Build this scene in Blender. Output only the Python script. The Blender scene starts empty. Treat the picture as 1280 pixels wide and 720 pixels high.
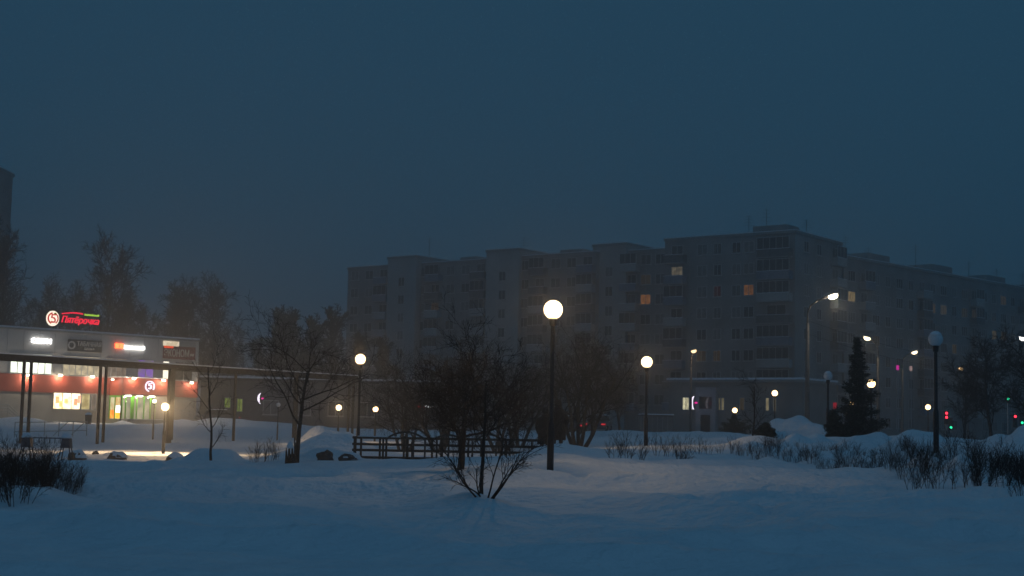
import bpy, math, random
import numpy as np
from mathutils import Vector, Matrix

# ------------------------------------------------------------------ camera, sky, sun, exposure
scene = bpy.context.scene
COL = scene.collection
EYE = Vector((0, 0, 1.6))
FPX = 1850.0                                   # focal length in 1280-px units
PITCH, ROLL = math.atan(175 / FPX), math.radians(1.25)
CAM_M = Matrix.Rotation(math.pi / 2 + PITCH, 3, 'X') @ Matrix.Rotation(ROLL, 3, 'Z')
cam_data = bpy.data.cameras.new('camera')
cam = bpy.data.objects.new('camera', cam_data)
COL.objects.link(cam)
cam.matrix_world = Matrix.Translation(EYE) @ CAM_M.to_4x4()
cam_data.sensor_width = 36.0
cam_data.lens = 36.0 * FPX / 1280.0
cam_data.clip_start = 0.1
cam_data.clip_end = 5000
scene.camera = cam

SUN_EL, SUN_AZ = math.radians(-4.0), math.radians(180)
world = bpy.data.worlds.new("World")
scene.world = world
world.use_nodes = True
wn, wl = world.node_tree.nodes, world.node_tree.links
sky = wn.new('ShaderNodeTexSky')
sky.sky_type = 'NISHITA'
sky.sun_disc = False
sky.sun_elevation = SUN_EL
sky.sun_rotation = SUN_AZ
sky.air_density = 1.0
sky.dust_density = 1.0
sky.ozone_density = 1.0
wmix = wn.new('ShaderNodeMix')                  # an even overcast deck over the twilight sky
wmix.data_type = 'RGBA'
wmix.inputs[0].default_value = 0.85
wmix.inputs[7].default_value = (0.125, 0.485, 0.885, 1)
wl.new(sky.outputs[0], wmix.inputs[6])
bg = wn['Background']
bg.inputs[1].default_value = 0.135
wl.new(wmix.outputs[2], bg.inputs[0])

sun_data = bpy.data.lights.new('sun', 'SUN')
sun_data.energy = 0.15
sun_data.angle = math.radians(60)
sun_data.color = (0.24, 0.57, 1.0)
sun = bpy.data.objects.new('sun', sun_data)
sun.rotation_euler = (math.radians(35), 0, math.radians(10))
COL.objects.link(sun)

vs = scene.view_settings
vs.view_transform = 'Standard'
vs.look = 'None'
vs.exposure = 0.0
vs.gamma = 1.0
vs.use_curve_mapping = False
cy = scene.cycles
cy.max_bounces = 5
cy.diffuse_bounces = 2
cy.glossy_bounces = 2
cy.transmission_bounces = 3
cy.volume_bounces = 0
cy.caustics_reflective = False
cy.caustics_refractive = False
cy.sample_clamp_indirect = 2.0
cy.sample_clamp_direct = 0.0
cy.use_denoising = True

rnd = random.Random(7)
nrng = np.random.default_rng(11)
R = math.radians


# ------------------------------------------------------------------ helpers: view geometry (used only to read positions off the photograph)
def ray(px, py):
    v = Vector(((px - 640) / FPX, (360 - py) / FPX, -1.0))
    return CAM_M @ v


def at(px, py, D):
    d = ray(px, py)
    return EYE + d * (D / d.y)


def project(p):
    q = CAM_M.transposed() @ (Vector(p) - EYE)
    return 640 + FPX * q.x / -q.z, 360 - FPX * q.y / -q.z


# ------------------------------------------------------------------ terrain height
KD = np.array([-60, 8, 14, 22, 29, 35, 40, 46, 55, 65, 80, 100, 125, 160, 260, 600], float)
KU = np.array([-.6, -.33, -.22, -.13, -.05, .0, .03, .07, .12, .2, .33, .6])
TZ = np.array([
    [.1, .1, .2, .35, .40, .40, .33, .18, .10, .10, .12, .60, 1.12, 1.2, 1.25, 1.3],
    [.1, .1, .2, .35, .40, .40, .33, .18, .10, .10, .12, .60, 1.12, 1.2, 1.25, 1.3],
    [.1, .1, .22, .38, .45, .48, .45, .28, .12, .10, .14, .60, 1.12, 1.2, 1.25, 1.3],
    [.1, .1, .24, .40, .50, .53, .54, .52, .38, .20, .20, .60, 1.12, 1.2, 1.25, 1.3],
    [.1, .1, .24, .42, .58, .60, .60, .60, .55, .55, .60, .80, 1.15, 1.2, 1.25, 1.3],
    [.1, .1, .24, .43, .66, .72, .74, .66, .66, .80, .90, 1.0, 1.2, 1.25, 1.3, 1.3],
    [.1, .1, .24, .43, .74, .96, 1.1, .76, .72, .92, 1.0, 1.1, 1.25, 1.3, 1.3, 1.3],
    [.1, .1, .24, .44, .72, .90, 1.02, .98, .98, 1.05, 1.15, 1.2, 1.3, 1.3, 1.3, 1.3],
    [.1, .1, .24, .45, .70, .86, .96, 1.05, 1.1, 1.15, 1.2, 1.25, 1.3, 1.3, 1.3, 1.3],
    [.1, .1, .24, .50, .68, .85, 1.0, 1.2, 1.2, 1.2, 1.2, 1.25, 1.3, 1.3, 1.3, 1.3],
    [.1, .1, .24, .55, .75, .95, 1.1, 1.2, 1.2, 1.2, 1.2, 1.25, 1.3, 1.3, 1.3, 1.3],
    [.1, .1, .24, .55, .75, .95, 1.1, 1.2, 1.2, 1.2, 1.2, 1.25, 1.3, 1.3, 1.3, 1.3]])


def hermite(kx, cols, x):
    """cols: list of arrays of knot values (same shape as x), kx knots"""
    n = len(kx)
    i = np.clip(np.searchsorted(kx, x) - 1, 0, n - 2)
    h = kx[i + 1] - kx[i]
    t = np.clip((x - kx[i]) / h, 0, 1)
    c = cols
    idx = np.arange(x.size)

    def val(j):
        return c[j, idx]

    def slope(j):
        a, b = np.clip(j - 1, 0, n - 1), np.clip(j + 1, 0, n - 1)
        return (val(b) - val(a)) / (kx[b] - kx[a])
    m0, m1 = slope(i) * h, slope(i + 1) * h
    t2, t3 = t * t, t * t * t
    return (2*t3-3*t2+1)*val(i) + (t3-2*t2+t)*m0 + (-2*t3+3*t2)*val(i+1) + (t3-t2)*m1


NG = np.random.default_rng(3).random((256, 256))


def vnoise(x, y):
    xi, yi = np.floor(x).astype(int), np.floor(y).astype(int)
    fx, fy = x - xi, y - yi
    fx, fy = fx*fx*(3-2*fx), fy*fy*(3-2*fy)
    a = NG[xi % 256, yi % 256]; b = NG[(xi+1) % 256, yi % 256]
    c = NG[xi % 256, (yi+1) % 256]; d = NG[(xi+1) % 256, (yi+1) % 256]
    return (a*(1-fx)+b*fx)*(1-fy) + (c*(1-fx)+d*fx)*fy - 0.5


def xat(px, D):
    return (px - 640) / FPX * D


BUMPS = []          # cx, cy, sx, sy, angle, height


def bump(px, D, sx, sy, h, ang=0.0):
    BUMPS.append((xat(px, D), D, sx, sy, math.radians(ang), h))


bump(985, 60, 1.5, 2.0, .55); bump(955, 58, .6, .8, .40); bump(1018, 58, .8, 1.2, .5); bump(970, 59.5, .5, .7, .35); bump(1000, 59, .55, .6, .38); bump(988, 58.5, .35, .4, .2); bump(1032, 57, .5, .6, .4); bump(962, 57.5, .3, .35, .16); bump(1010, 57.5, .3, .35, .2); bump(1060, 50, 1.6, 1.2, .35)
for _p, _d, _h in ((1000, 47, .25), (1045, 44, .3), (1085, 42, .36), (1120, 40, .38), (1150, 39, .42), (1190, 37, .40), (1230, 36, .45), (1275, 35, .45), (1320, 34, .4), (945, 50, .3), (905, 56, .22)):
    bump(_p, _d, 1.0, .9, _h)
bump(418, 75, 1.5, 2.0, 1.0); bump(395, 74, 1.0, 1.4, .55); bump(445, 70, 1.6, 1.8, .45)
bump(405, 50, 1.5, 1.8, .48); bump(440, 50, 1.2, 1.6, .42); bump(423, 44.5, .65, .8, .30)
bump(255, 46, .55, .7, .42); bump(278, 45.5, .6, .7, .38); bump(298, 46, .35, .5, .22); bump(233, 47, .5, .6, .22)
bump(96, 58, .5, .6, .3); bump(148, 60, .4, .4, .16)
bump(20, 122, 1.6, 1.4, .65); bump(41, 122, .9, 1.0, .75); bump(236, 133, 2.0, 1.2, .55, 45); bump(252, 136, 1.4, 1.0, .4, 20); bump(224, 131, .8, .7, .35); bump(268, 139, 2.2, 1.2, .45, 10)
bump(300, 140, 4, 2, .5); bump(345, 142, 4, 2, .4); bump(180, 118, 5, 1.4, .2)
bump(600, 22, .75, .6, .12); bump(575, 30, .5, .5, .08)
bump(840, 100, 5, 2.5, .35); bump(770, 105, 6, 2.5, .35); bump(900, 98, 3, 2, .25)
bump(1100, 60, 5, 2, .25); bump(1200, 62, 6, 2, .3)
_lr = random.Random(15)
for k in range(60):                              # clods along the ploughed bank behind the hedge
    bump(_lr.uniform(935, 1300), _lr.uniform(35, 47), _lr.uniform(.22, .5), _lr.uniform(.22, .5), _lr.uniform(.08, .24))
for k in range(70):                              # snow caught between the hedge stems
    t = _lr.random()
    bump(930+370*t, 40-14*t+_lr.uniform(-2, 2), _lr.uniform(.15, .35), _lr.uniform(.15, .35), _lr.uniform(.06, .2))
for k in range(26):
    bump(_lr.uniform(380, 460), _lr.uniform(44, 76), _lr.uniform(.25, .5), _lr.uniform(.25, .5), _lr.uniform(.05, .16))
for k in range(30):
    bump(_lr.uniform(0, 300), _lr.uniform(118, 132), _lr.uniform(.3, .7), _lr.uniform(.3, .6), _lr.uniform(.1, .3))
# trodden hollow and its little edge in the open snow right of the lamp
bump(850, 21.5, 1.6, .8, -.24, -12); bump(905, 23.8, 1.1, .5, -.18, -20); bump(800, 19.5, 1.3, .6, -.16, 5); bump(950, 21.0, 1.0, .6, -.14, 15)
bump(870, 25.2, 1.6, .55, .12, -15); bump(1010, 20, 1.8, .7, -.08, 10); bump(720, 24, 1.6, .7, .06, 0)
bump(770, 31, 1.3, .55, -.12, -8); bump(300, 30, 3, .8, -.10, 12); bump(160, 36, 2.0, .8, .10, 10)
_tr = random.Random(5)
for k in range(26):                              # old half-filled footprints crossing the snow
    t = k / 25
    cx, cyy = xat(705, 30) + t * 4.6, 28.5 - t * 9.5
    BUMPS.append((cx + (.13 if k % 2 else -.13), cyy + _tr.uniform(-.08, .08), .16, .22, .4, -.14))


def gz_arr(x, y):
    x = np.asarray(x, float).ravel(); y = np.asarray(y, float).ravel()
    u = np.clip(x / np.maximum(y, 16.0), -.6, .6)
    rows = np.stack([hermite(KD, np.repeat(TZ[j][:, None], x.size, 1), y) for j in range(len(KU))])
    z = hermite(KU, rows, u)
    for cx, cyy, sx, sy, a, h in BUMPS:
        dx, dy = x - cx, y - cyy
        ca, sa = math.cos(a), math.sin(a)
        p, q = (dx*ca+dy*sa)/sx, (-dx*sa+dy*ca)/sy
        e = p*p+q*q
        z = z + np.where(e < 12, h*np.exp(-e), 0)
    z = z + .10*vnoise(x*.23+5, y*.23) + .10*vnoise(x*.6, y*.8+9) + .06*vnoise(x*1.5+31, y*1.9) + .032*vnoise(x*3.3+3, y*3.9)
    dr = 1 - np.abs(2*vnoise(x*.33+.12*y+70, y*.55+40))          # wind drifts with soft crests in the open snow
    z = z + np.clip((48-y)/10, 0, 1)*np.clip((y-9)/6, 0, 1)*.26*(np.clip(dr, 0, 1)**2-.5)
    return z


def gz(x, y):
    return float(gz_arr([x], [y])[0])


def place(px, D):
    """ground point at distance D seen at photo column px"""
    X = xat(px, D)
    for _ in range(5):
        z = gz(X, D)
        X += (px - project((X, D, z))[0]) * D / FPX
    return Vector((X, D, gz(X, D)))


# ------------------------------------------------------------------ materials
MATS = {}


def mat(name, col, rough=.8, var=.0, scale=4.0, bump_s=0.0, bump_scale=30.0, metal=0.0, spec=.3, col2=None):
    if name in MATS:
        return MATS[name]
    m = bpy.data.materials.new(name); m.use_nodes = True
    nt = m.node_tree; b = nt.nodes['Principled BSDF']
    b.inputs['Base Color'].default_value = (*col, 1)
    b.inputs['Roughness'].default_value = rough
    b.inputs['Metallic'].default_value = metal
    b.inputs['Specular IOR Level'].default_value = spec
    tc = nt.nodes.new('ShaderNodeTexCoord')
    if var or col2:
        n = nt.nodes.new('ShaderNodeTexNoise'); n.inputs['Scale'].default_value = scale; n.inputs['Detail'].default_value = 5
        nt.links.new(tc.outputs['Object'], n.inputs['Vector'])
        r = nt.nodes.new('ShaderNodeMapRange'); r.inputs[1].default_value = .3; r.inputs[2].default_value = .7
        nt.links.new(n.outputs['Fac'], r.inputs[0])
        mx = nt.nodes.new('ShaderNodeMix'); mx.data_type = 'RGBA'
        c2 = col2 or tuple(min(1, c*(1+var)) for c in col)
        c1 = col if col2 else tuple(c*(1-var) for c in col)
        mx.inputs[6].default_value = (*c1, 1); mx.inputs[7].default_value = (*c2, 1)
        nt.links.new(r.outputs[0], mx.inputs[0]); nt.links.new(mx.outputs[2], b.inputs['Base Color'])
    if bump_s:
        n2 = nt.nodes.new('ShaderNodeTexNoise'); n2.inputs['Scale'].default_value = bump_scale; n2.inputs['Detail'].default_value = 6
        nt.links.new(tc.outputs['Object'], n2.inputs['Vector'])
        bp = nt.nodes.new('ShaderNodeBump'); bp.inputs['Strength'].default_value = bump_s; bp.inputs['Distance'].default_value = .11 if name == 'snow' else .02
        nt.links.new(n2.outputs['Fac'], bp.inputs['Height']); nt.links.new(bp.outputs['Normal'], b.inputs['Normal'])
    MATS[name] = m
    return m


def emit(name, col, strength, noise=None, col2=None, scale=3.0):
    if name in MATS:
        return MATS[name]
    m = bpy.data.materials.new(name); m.use_nodes = True
    nt = m.node_tree; nt.nodes.remove(nt.nodes['Principled BSDF'])
    e = nt.nodes.new('ShaderNodeEmission'); e.inputs[0].default_value = (*col, 1); e.inputs[1].default_value = strength
    if col2:
        tc = nt.nodes.new('ShaderNodeTexCoord')
        n = nt.nodes.new('ShaderNodeTexNoise'); n.inputs['Scale'].default_value = scale; n.inputs['Detail'].default_value = 3
        nt.links.new(tc.outputs['Object'], n.inputs['Vector'])
        r = nt.nodes.new('ShaderNodeMapRange'); r.inputs[1].default_value = .4; r.inputs[2].default_value = .6
        nt.links.new(n.outputs['Fac'], r.inputs[0])
        mx = nt.nodes.new('ShaderNodeMix'); mx.data_type = 'RGBA'
        mx.inputs[6].default_value = (*col, 1); mx.inputs[7].default_value = (*col2, 1)
        nt.links.new(r.outputs[0], mx.inputs[0]); nt.links.new(mx.outputs[2], e.inputs[0])
    nt.links.new(e.outputs[0], nt.nodes['Material Output'].inputs[0])
    if strength <= 3.6:
        m.cycles.emission_sampling = 'NONE'          # dim panes and signs: no need to aim light samples at them
    MATS[name] = m
    return m


SNOW = mat('snow', (.80, .82, .85), .75, col2=(.70, .735, .78), scale=1.6, bump_s=.9, bump_scale=4.5, spec=.25)
BARK = mat('bark', (.036, .028, .023), .9, var=.4, scale=9, bump_s=.5)
BARK2 = mat('pale_bark', (.06, .05, .043), .9, var=.4, scale=9, bump_s=.5)
TWIG = mat('twig', (.024, .020, .018), .9, var=.3, scale=2)
TWIGR = mat('twig_red', (.028, .021, .018), .9, var=.3, scale=2)
FARTWIG = mat('twig_grey', (.03, .027, .027), .9, var=.2, scale=1)
IRON = mat('black_iron', (.018, .018, .02), .5, var=.3, scale=12, spec=.4)
WOODD = mat('dark_stained_wood', (.030, .024, .020), .8, var=.4, scale=6, bump_s=.4)
POSTW = mat('weathered_timber', (.065, .052, .042), .85, var=.35, scale=5, bump_s=.5)
CONC = mat('concrete', (.26, .25, .24), .9, var=.2, scale=3, bump_s=.3)
GALV = mat('galvanised_steel', (.32, .33, .34), .5, var=.2, scale=8, metal=.6)
ROCK = mat('rock', (.06, .057, .055), .9, var=.5, scale=5, bump_s=.8, bump_scale=9)
PANEL = mat('wall_panel', (.25, .245, .24), .9, var=.30, scale=.22, bump_s=.2)
PANEL2 = mat('wall_panel_pale', (.36, .35, .34), .9, var=.12, scale=.35)
BRICKG = mat('grey_brick', (.25, .24, .235), .9, var=.28, scale=.3, bump_s=.2)
ROOFM = mat('roofing_felt', (.06, .06, .06), .9, var=.2)
FRAME = mat('window_frame', (.42, .42, .42), .6, var=.1)
GLASSD = mat('dark_glass', (.018, .022, .028), .12, spec=.5, var=.3, scale=.6)
FROST = mat('frosted_globe', (.62, .64, .66), .35, var=.06, scale=6)


# ------------------------------------------------------------------ mesh builder
class MB:
    def __init__(s):
        s.v, s.f, s.m = [], [], []

    def add(s, vs_, fs, mi=0):
        o = len(s.v)
        s.v.extend([tuple(p) for p in vs_])
        s.f.extend([tuple(i + o for i in f) for f in fs])
        s.m.extend([mi] * len(fs))

    def box(s, x0, x1, y0, y1, z0, z1, mi=0, M=None):
        vs_ = [Vector(p) for p in ((x0, y0, z0), (x1, y0, z0), (x1, y1, z0), (x0, y1, z0), (x0, y0, z1), (x1, y0, z1), (x1, y1, z1), (x0, y1, z1))]
        if M is not None:
            vs_ = [M @ p for p in vs_]
        s.add(vs_, ((0, 3, 2, 1), (4, 5, 6, 7), (0, 1, 5, 4), (1, 2, 6, 5), (2, 3, 7, 6), (3, 0, 4, 7)), mi)

    def tube(s, p0, p1, r0, r1=None, n=8, mi=0, caps=True):
        r1 = r0 if r1 is None else r1
        p0, p1 = Vector(p0), Vector(p1)
        d = (p1 - p0).normalized()
        a = d.orthogonal().normalized(); b = d.cross(a)
        vs_ = []
        for p, r in ((p0, r0), (p1, r1)):
            for k in range(n):
                t = 2 * math.pi * k / n
                vs_.append(p + a * (r * math.cos(t)) + b * (r * math.sin(t)))
        fs = [(k, (k+1) % n, n+(k+1) % n, n+k) for k in range(n)]
        if caps:
            fs += [tuple(range(n-1, -1, -1)), tuple(range(n, 2*n))]
        s.add(vs_, fs, mi)

    def path(s, pts, rs, n=8, mi=0):
        for i in range(len(pts) - 1):
            s.tube(pts[i], pts[i+1], rs[i], rs[i+1], n, mi)

    def lathe(s, prof, n=16, mi=0, c=(0, 0, 0)):
        vs_, fs = [], []
        for r, z in prof:
            for k in range(n):
                t = 2 * math.pi * k / n
                vs_.append((c[0] + r * math.cos(t), c[1] + r * math.sin(t), c[2] + z))
        for j in range(len(prof) - 1):
            for k in range(n):
                fs.append((j*n+k, j*n+(k+1) % n, (j+1)*n+(k+1) % n, (j+1)*n+k))
        fs.append(tuple(range(n-1, -1, -1))); fs.append(tuple(range((len(prof)-1)*n, len(prof)*n)))
        s.add(vs_, fs, mi)

    def prism(s, pts, y0, y1, mi=0):
        """polygon in x,z extruded along y"""
        n = len(pts)
        vs_ = [(x, y0, z) for x, z in pts] + [(x, y1, z) for x, z in pts]
        fs = [tuple(range(n)), tuple(range(2*n-1, n-1, -1))] + [(k, n+k, n+(k+1) % n, (k+1) % n) for k in range(n)]
        s.add(vs_, fs, mi)

    def mesh(s, name, mats, smooth=False):
        me = bpy.data.meshes.new(name)
        me.from_pydata(s.v, [], s.f)
        for m in (mats if isinstance(mats, (list, tuple)) else [mats]):
            me.materials.append(m)
        me.polygons.foreach_set('material_index', s.m)
        if smooth:
            me.polygons.foreach_set('use_smooth', [True] * len(s.f))
        me.update()
        return me

    def build(s, name, mats, parent=None, smooth=False, loc=None):
        return link(name, s.mesh(name, mats, smooth), parent, loc)


def link(name, me, parent=None, loc=None, rz=0.0):
    o = bpy.data.objects.new(name, me)
    COL.objects.link(o)
    if parent is not None:
        o.parent = parent
    if loc is not None:
        o.location = loc
    if rz:
        o.rotation_euler[2] = rz
    return o


def tag(o, label=None, cat=None, group=None, kind=None):
    if label: o['label'] = label
    if cat: o['category'] = cat
    if group: o['group'] = group
    if kind: o['kind'] = kind
    return o


def thing(name, label, cat, loc=(0, 0, 0), rz=0.0, group=None):
    o = bpy.data.objects.new(name, None)
    o.empty_display_size = .2
    COL.objects.link(o)
    o.location = loc
    o.rotation_euler[2] = rz
    return tag(o, label, cat, group)


def lamp_light(parent, loc, inten, colr, r):
    """the light a lamp gives off: radiant intensity inten, from a ball of radius r"""
    d = bpy.data.lights.new('lamp_light', 'POINT')
    d.energy = 4*math.pi*inten; d.color = colr; d.shadow_soft_size = r
    o = bpy.data.objects.new('lamp_light', d); COL.objects.link(o)
    o.parent = parent; o.location = loc
    o.visible_camera = False
    return o


def copy_tree(o, parent=None):
    c = o.copy(); COL.objects.link(c); c.parent = parent
    for ch in list(o.children):
        copy_tree(ch, c)
    return c


def bevel_mesh(me, w=.02, seg=2):
    import bmesh
    bm = bmesh.new(); bm.from_mesh(me)
    bmesh.ops.bevel(bm, geom=list(bm.edges), offset=w, segments=seg, affect='EDGES', profile=.6)
    bm.to_mesh(me); bm.free()


def text_mesh(body, size, depth, material, shear=0.0, bold=0.0, sx=1.0):
    c = bpy.data.curves.new('lettering', 'FONT')
    c.body = body; c.size = size; c.extrude = depth; c.shear = shear; c.offset = bold
    c.align_x = 'CENTER'; c.align_y = 'CENTER'; c.resolution_u = 3
    o = bpy.data.objects.new('lettering', c); COL.objects.link(o)
    dg = bpy.context.evaluated_depsgraph_get()
    me = bpy.data.meshes.new_from_object(o.evaluated_get(dg))
    bpy.data.objects.remove(o); bpy.data.curves.remove(c)
    # stand the text up: x right, z up, facing -y
    me.transform(Matrix(((sx, 0, 0, 0), (0, 0, -1, 0), (0, 1, 0, 0), (0, 0, 0, 1))))
    me.materials.clear(); me.materials.append(material)
    return me


# ------------------------------------------------------------------ ground
def axis(dense0, dense1, step, far, grow=1.18):
    a = list(np.arange(dense0, dense1, step))
    s, x = step, dense1
    while x < far[1]:
        a.append(x); s *= grow; x += min(s, 25)
    a.append(far[1])
    s, x = step, dense0
    lo = []
    while x > far[0]:
        s *= grow; x -= min(s, 25); lo.append(max(x, far[0]))
    return np.array(sorted(set(lo)) + a)


gx = axis(-13, 15, .13, (-500, 500), 1.03)
gy = axis(13, 52, .14, (-60, 520), 1.025)
XX, YY = np.meshgrid(gx, gy)
ZZ = gz_arr(XX, YY)
gv = np.stack([XX.ravel(), YY.ravel(), ZZ], 1)
nx, ny = len(gx), len(gy)
ii = (np.arange(ny-1)[:, None]*nx + np.arange(nx-1)[None, :]).ravel()
gf = np.stack([ii, ii+1, ii+nx+1, ii+nx], 1)


def np_mesh(name, verts, faces, material, smooth=False):
    me = bpy.data.meshes.new(name)
    k = faces.shape[1]
    me.vertices.add(len(verts)); me.vertices.foreach_set('co', np.ascontiguousarray(verts, dtype=np.float32).ravel())
    me.loops.add(faces.size); me.loops.foreach_set('vertex_index', np.ascontiguousarray(faces, dtype=np.int32).ravel())
    me.polygons.add(len(faces)); me.polygons.foreach_set('loop_start', np.arange(0, faces.size, k, dtype=np.int32))
    if smooth:
        me.polygons.foreach_set('use_smooth', np.ones(len(faces), dtype=bool))
    me.materials.append(material)
    me.update(calc_edges=True)
    return me


tag(link('snow_ground', np_mesh('snow_ground', gv, gf, SNOW, True)), kind='structure')


# ------------------------------------------------------------------ trees
def seg_mesh(name, segs, material, n=3):
    a = np.array([[*s[0], *s[1], s[2], s[3]] for s in segs], float)
    p0, p1, r0, r1 = a[:, :3], a[:, 3:6], a[:, 6:7], a[:, 7:8]
    d = p1 - p0
    d /= np.linalg.norm(d, axis=1, keepdims=True) + 1e-9
    ref = np.where(np.abs(d[:, 2:3]) < .9, np.array([[0, 0, 1.]]), np.array([[1., 0, 0]]))
    u = np.cross(d, ref); u /= np.linalg.norm(u, axis=1, keepdims=True) + 1e-9
    v = np.cross(d, u)
    m = len(a)
    verts = np.zeros((m, 2*n, 3))
    for k in range(n):
        t = 2*math.pi*k/n
        o = u*math.cos(t) + v*math.sin(t)
        verts[:, k] = p0 + o*r0
        verts[:, n+k] = p1 + o*r1
    base = (np.arange(m)*2*n)[:, None]
    faces = np.concatenate([base + np.array([[k, (k+1) % n, n+(k+1) % n, n+k]]) for k in range(n)], 0)
    return np_mesh(name, verts.reshape(-1, 3), faces, material, n > 4)


def grow(rg, p, d, length, r, level, spec, out, trunk=None):
    """spec: list per level of dict(n, ang, ratio, segs, jit, up, rmin, start)"""
    S = spec[level]
    ns = S['segs']
    pts = [p]; dirs = []
    dd = d.copy()
    rt = max(r * S.get('taper', .35), S['rmin'])
    tgt = out if (trunk is None or level > 0) else trunk
    cur = p
    for i in range(ns):
        j = S['jit']
        dd = (dd + Vector((rg.gauss(0, j), rg.gauss(0, j), rg.gauss(0, j) + S['up']))).normalized()
        nxt = cur + dd * (length / ns)
        ra = r + (rt - r) * i / ns; rb = r + (rt - r) * (i + 1) / ns
        tgt.append((cur, nxt, ra, rb))
        cur = nxt; pts.append(cur); dirs.append(dd.copy())
    if level + 1 >= len(spec):
        return
    N = spec[level + 1]
    cnt = S['n'] if isinstance(S['n'], int) else rg.randint(*S['n'])
    ga = rg.uniform(0, 6.28)
    for k in range(cnt):
        t = S['start'] + (1 - S['start']) * ((k + rg.uniform(.2, .9)) / cnt)
        t = min(t, .999)
        i = int(t * ns); f = t * ns - i
        q = pts[i].lerp(pts[i+1], f)
        dloc = dirs[i]
        ga += 2.4 + rg.uniform(-.5, .5)
        ax = dloc.orthogonal().normalized()
        ax = Matrix.Rotation(ga, 3, dloc) @ ax
        ang = S['ang'] * rg.uniform(.7, 1.25)
        nd = (Matrix.Rotation(ang, 3, ax) @ dloc).normalized()
        shrink = S.get('crown', 0.0)
        L = length * S['ratio'] * rg.uniform(.7, 1.2) * (1 - shrink * t)
        rr = max((r + (rt - r) * t) * S.get('rr', .55), N['rmin'])
        grow(rg, q, nd, L, rr, level + 1, spec, out, trunk)


def lv(n, ang, ratio, segs, jit, up, rmin, start=.25, **k):
    return dict(n=n, ang=R(ang), ratio=ratio, segs=segs, jit=jit, up=up, rmin=rmin, start=start, **k)


def bare_tree(name, label, group, px, D, h, r, spec, seed, barkm=BARK, twigm=TWIG, lean=(0, 0), loc=None, cat='tree', sink=.1):
    rg = random.Random(seed)
    trunk, out = [], []
    grow(rg, Vector((0, 0, -sink)), Vector((lean[0], lean[1], 1)).normalized(), h, r, 0, spec, out, trunk)
    root = thing(name, label, cat, loc if loc is not None else place(px, D), 0, group)
    link('trunk', seg_mesh('trunk', trunk, barkm, 7), root)
    link('crown', seg_mesh('crown', out, twigm, 3), root)
    return root


# ------------------------------------------------------------------ apartment building (long stepped block)
FD, PD = Vector((.8, -.6, 0)), Vector((.6, .8, 0))
GZ_B = 1.3
FL = 2.8


def line_px(p0, d, px):
    """parameter t along p0+t*d (plan) whose photo column is px, at eye height"""
    lo, hi = -5.0, 200.0
    for _ in range(60):
        t = (lo + hi) / 2
        q = p0 + d * t
        if project((q.x, q.y, 3.0))[0] < px:
            lo = t
        else:
            hi = t
    return t


WIN_ME = {}


def window_meshes(w, h, mull):
    key = (w, h, mull)
    if key in WIN_ME:
        return WIN_ME[key]
    b = MB(); t = .07
    b.box(-w/2, w/2, -.06, .02, 0, t); b.box(-w/2, w/2, -.06, .02, h-t, h)
    b.box(-w/2, -w/2+t, -.055, .02, t, h-t); b.box(w/2-t, w/2, -.055, .02, t, h-t)
    for k in range(1, mull+1):
        x = -w/2 + w*k/(mull+1)
        b.box(x-.035, x+.035, -.05, .02, t, h-t)
    b.box(-w/2-.08, w/2+.08, -.18, .0, -.06, -.005)
    fr = b.mesh('window', FRAME)
    p = MB(); p.box(-w/2+.02, w/2-.02, -.02, .01, .02, h-.02)
    pn = p.mesh('pane', GLASSD)
    WIN_ME[key] = (fr, pn)
    return fr, pn


ALLWIN = []
WR = random.Random(99)


def add_window(root, x, y, z, w=1.5, h=1.45, mull=1, world=True):
    fr, pn = window_meshes(w, h, mull)
    o = link('window', fr, root, (x, y, z))
    p = link('pane', pn, o)
    if WR.random() < .42:
        p.material_slots[0].link = 'OBJECT'; p.material_slots[0].material = WR.choice(CURT)
    ALLWIN.append((root, o, p, h))
    return o, p


BALC_ME = {}
PARA1 = mat('parapet_dark', (.10, .10, .105), .8, var=.3, scale=1.5)
PARA2 = mat('parapet_blue', (.16, .20, .25), .8, var=.2, scale=1.5)
PARA3 = mat('parapet_white', (.55, .55, .54), .8, var=.15, scale=1.5)
CURT = [mat('glass_curtain_pale', (.16, .155, .15), .5, var=.35, scale=2.5), mat('glass_curtain_mid', (.075, .075, .075), .4, var=.4, scale=2.5)]


def balcony_mesh(w, glazed, dep=1.1, variant=0):
    key = (w, glazed, variant)
    if key in BALC_ME:
        return BALC_ME[key]
    b = MB()
    b.box(-w/2, w/2, -dep, .05, -.14, 0, 0)                       # slab
    b.box(-w/2+.02, w/2-.02, -dep+.02, -dep+.10, 0, .98, 1)        # front parapet
    for s in (-1, 1):
        x = s*(w/2-.06)
        b.box(x-.04, x+.04, -dep+.10, .0, 0, .97, 1)
    b.box(-w/2, w/2, -dep-.01, -dep+.13, .985, 1.04, 3)            # snowy rail
    if glazed:
        n = max(3, int(w/.8))
        for k in range(n+1):
            x = -w/2+.05 + (w-.1)*k/n
            b.box(x-.03, x+.03, -dep+.03, -dep+.09, 1.045, 2.45, 2)
        b.box(-w/2+.02, w/2-.02, -dep+.02, -dep+.1, 2.455, 2.52, 2)
        b.box(-w/2+.08, w/2-.08, -dep+.055, -dep+.065, 1.05, 2.45, 4)
    me = b.mesh('balcony', [CONC, (PANEL2, PARA1, PARA2, PARA3)[variant], FRAME, SNOW, GLASSD])
    BALC_ME[key] = me
    return me


block = thing('apartment_block', 'long grey nine-storey apartment block with stepped roofline behind the trees', 'building', (0, 0, GZ_B))
brot = math.atan2(FD.y, FD.x)


def local_box(root, name, p0, w, dep, z0, z1, material, proud=0.0):
    """box with front-left corner p0 (plan), along FD by w, back along PD by dep"""
    b = MB(); b.box(0, w, -proud, dep, z0, z1)
    o = b.build(name, material, root, loc=(p0.x - root.location.x, p0.y - root.location.y, 0))
    o.rotation_euler[2] = brot
    return o


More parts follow.
